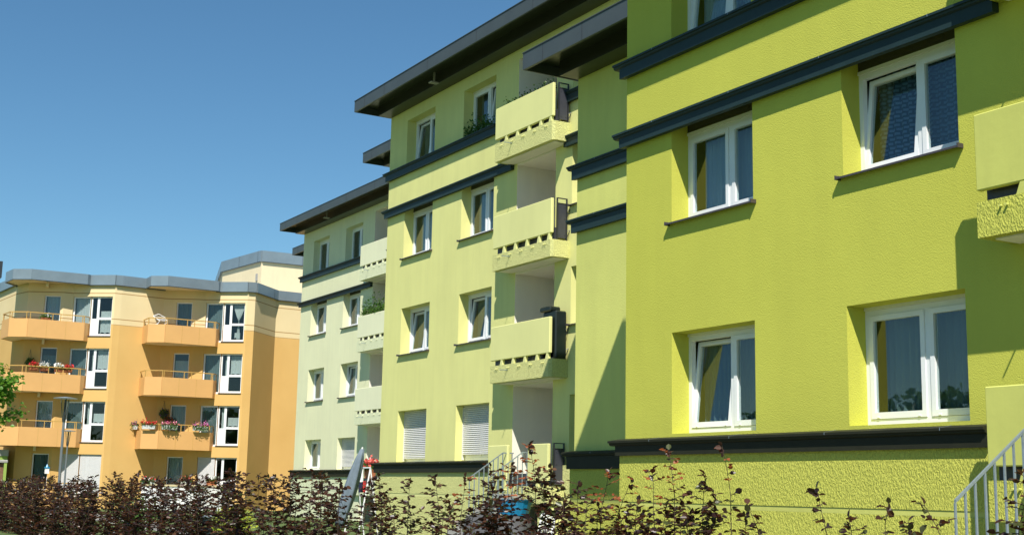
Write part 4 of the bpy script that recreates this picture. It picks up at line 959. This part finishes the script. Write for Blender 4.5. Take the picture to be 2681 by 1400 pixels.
def plchair(x, y, label):
    t = thing('garden_chair', (x, y, GZ), label, 'chair', 'white plastic garden chairs'); z = GZ
    for a_, b_ in ((-.22, -.2), (.22, -.2), (-.2, .22), (.2, .22)): m = MB(); m.tube((x+a_, y+b_, z), (x+a_*.85, y+b_*.85, z+.42), .02, 6); m.build('leg', M['white'], t)
    m = MB(); m.box(x-.23, x+.23, y-.22, y+.23, z+.42, z+.45, .01); m.build('seat', M['white'], t)
    m = MB(); [m.tube((x-.2+.08*i, y+.22, z+.45), (x-.2+.08*i, y+.32, z+.92), .016, 6) for i in range(6)]; m.path([(x-.23, y+.23, z+.45), (x-.22, y+.33, z+.92), (x+.22, y+.33, z+.92), (x+.23, y+.23, z+.45)], .022, 6); m.build('backrest', M['white'], t)
plchair(-19.6, 12.1, 'white garden chair to the right of the covered table'); plchair(-21.9, 12.6, 'white garden chair to the left of the covered table')
# tarp-covered cupboard on the second balcony of the middle building
t = thing('cupboard', (-25.75, 16.35, 2.95), 'tall black green tarpaulin covered cupboard at the end of the second floor balcony', 'cupboard')
m = MB(); m.box(-26.0, -25.43, 16.24, 16.55, 3.075, 4.20, .03); m.build('cover', M['tarp'], t); m = MB(); m.box(-26.1, -25.62, 16.20, 16.5, 4.20, 4.32, .03); m.build('lid', M['tarp'], t)
# greenery on balconies and sills
def sillplant(fr, u0, u1, d, z, label, n=260, hgt=.16, name='balcony_plants', mat='green', sz=.06, boxz=True):
    t = thing(name, fr((u0+u1)/2, d, z), label, 'plants', 'green plants on balconies and sills')
    m = MB(fr); m.box(u0, u1, d-.07, d+.07, z-.14, z, .01); m.build('trough', M['terracotta'], t)
    q = [fr(nr.uniform(u0-.05, u1+.05), d+nr.normal(0, .07), z+abs(nr.normal(0, hgt))*(.5+.8*abs(math.sin(i*.11)))) for i in range(n)]
    leaves('foliage', q, nr.normal(0, .7, (n, 3))+[0, 0, .8], sz, M[mat], t, .8)
sillplant(F((0, 16.61), dirv=(1, 0)), -30.85, -29.6, .10, 9.68, 'leafy plants on the top floor window ledge of the middle building', 330, .17, sz=.075)
sillplant(F((0, 16.61), dirv=(1, 0)), -28.1, -25.8, -.28, 9.66, 'low greenery along the top balcony parapet of the middle building', 420, .12)
sillplant(F((0, 22.155), dirv=(1, 0)), -48.9, -46.9, -.34, 6.92, 'bushy green plants spilling over the third floor balcony of the palest building', 1100, .26, sz=.075)
# trees behind the photographer, mirrored in the window panes
Q = []; 
for i in range(9):
    cx, cy, rr = -95+i*13, -62-(i % 3)*9, 6+(i % 4)
    v = nr.normal(0, 1, (2200, 3)); v /= np.linalg.norm(v, axis=1)[:, None]; Q.append(v*(nr.random((2200, 1))**.35)*[rr*1.2, rr, rr*.8]+[cx, cy, 3.4+(i % 2)*1.0])
Q = np.concatenate(Q); o = leaves('distant_trees', Q, nr.normal(0, 1, (len(Q), 3)), .75, M['green'], None, .8, 1.3); o['kind'] = 'stuff'
for o in bpy.data.objects:
    if '_o' in o: del o['_o']
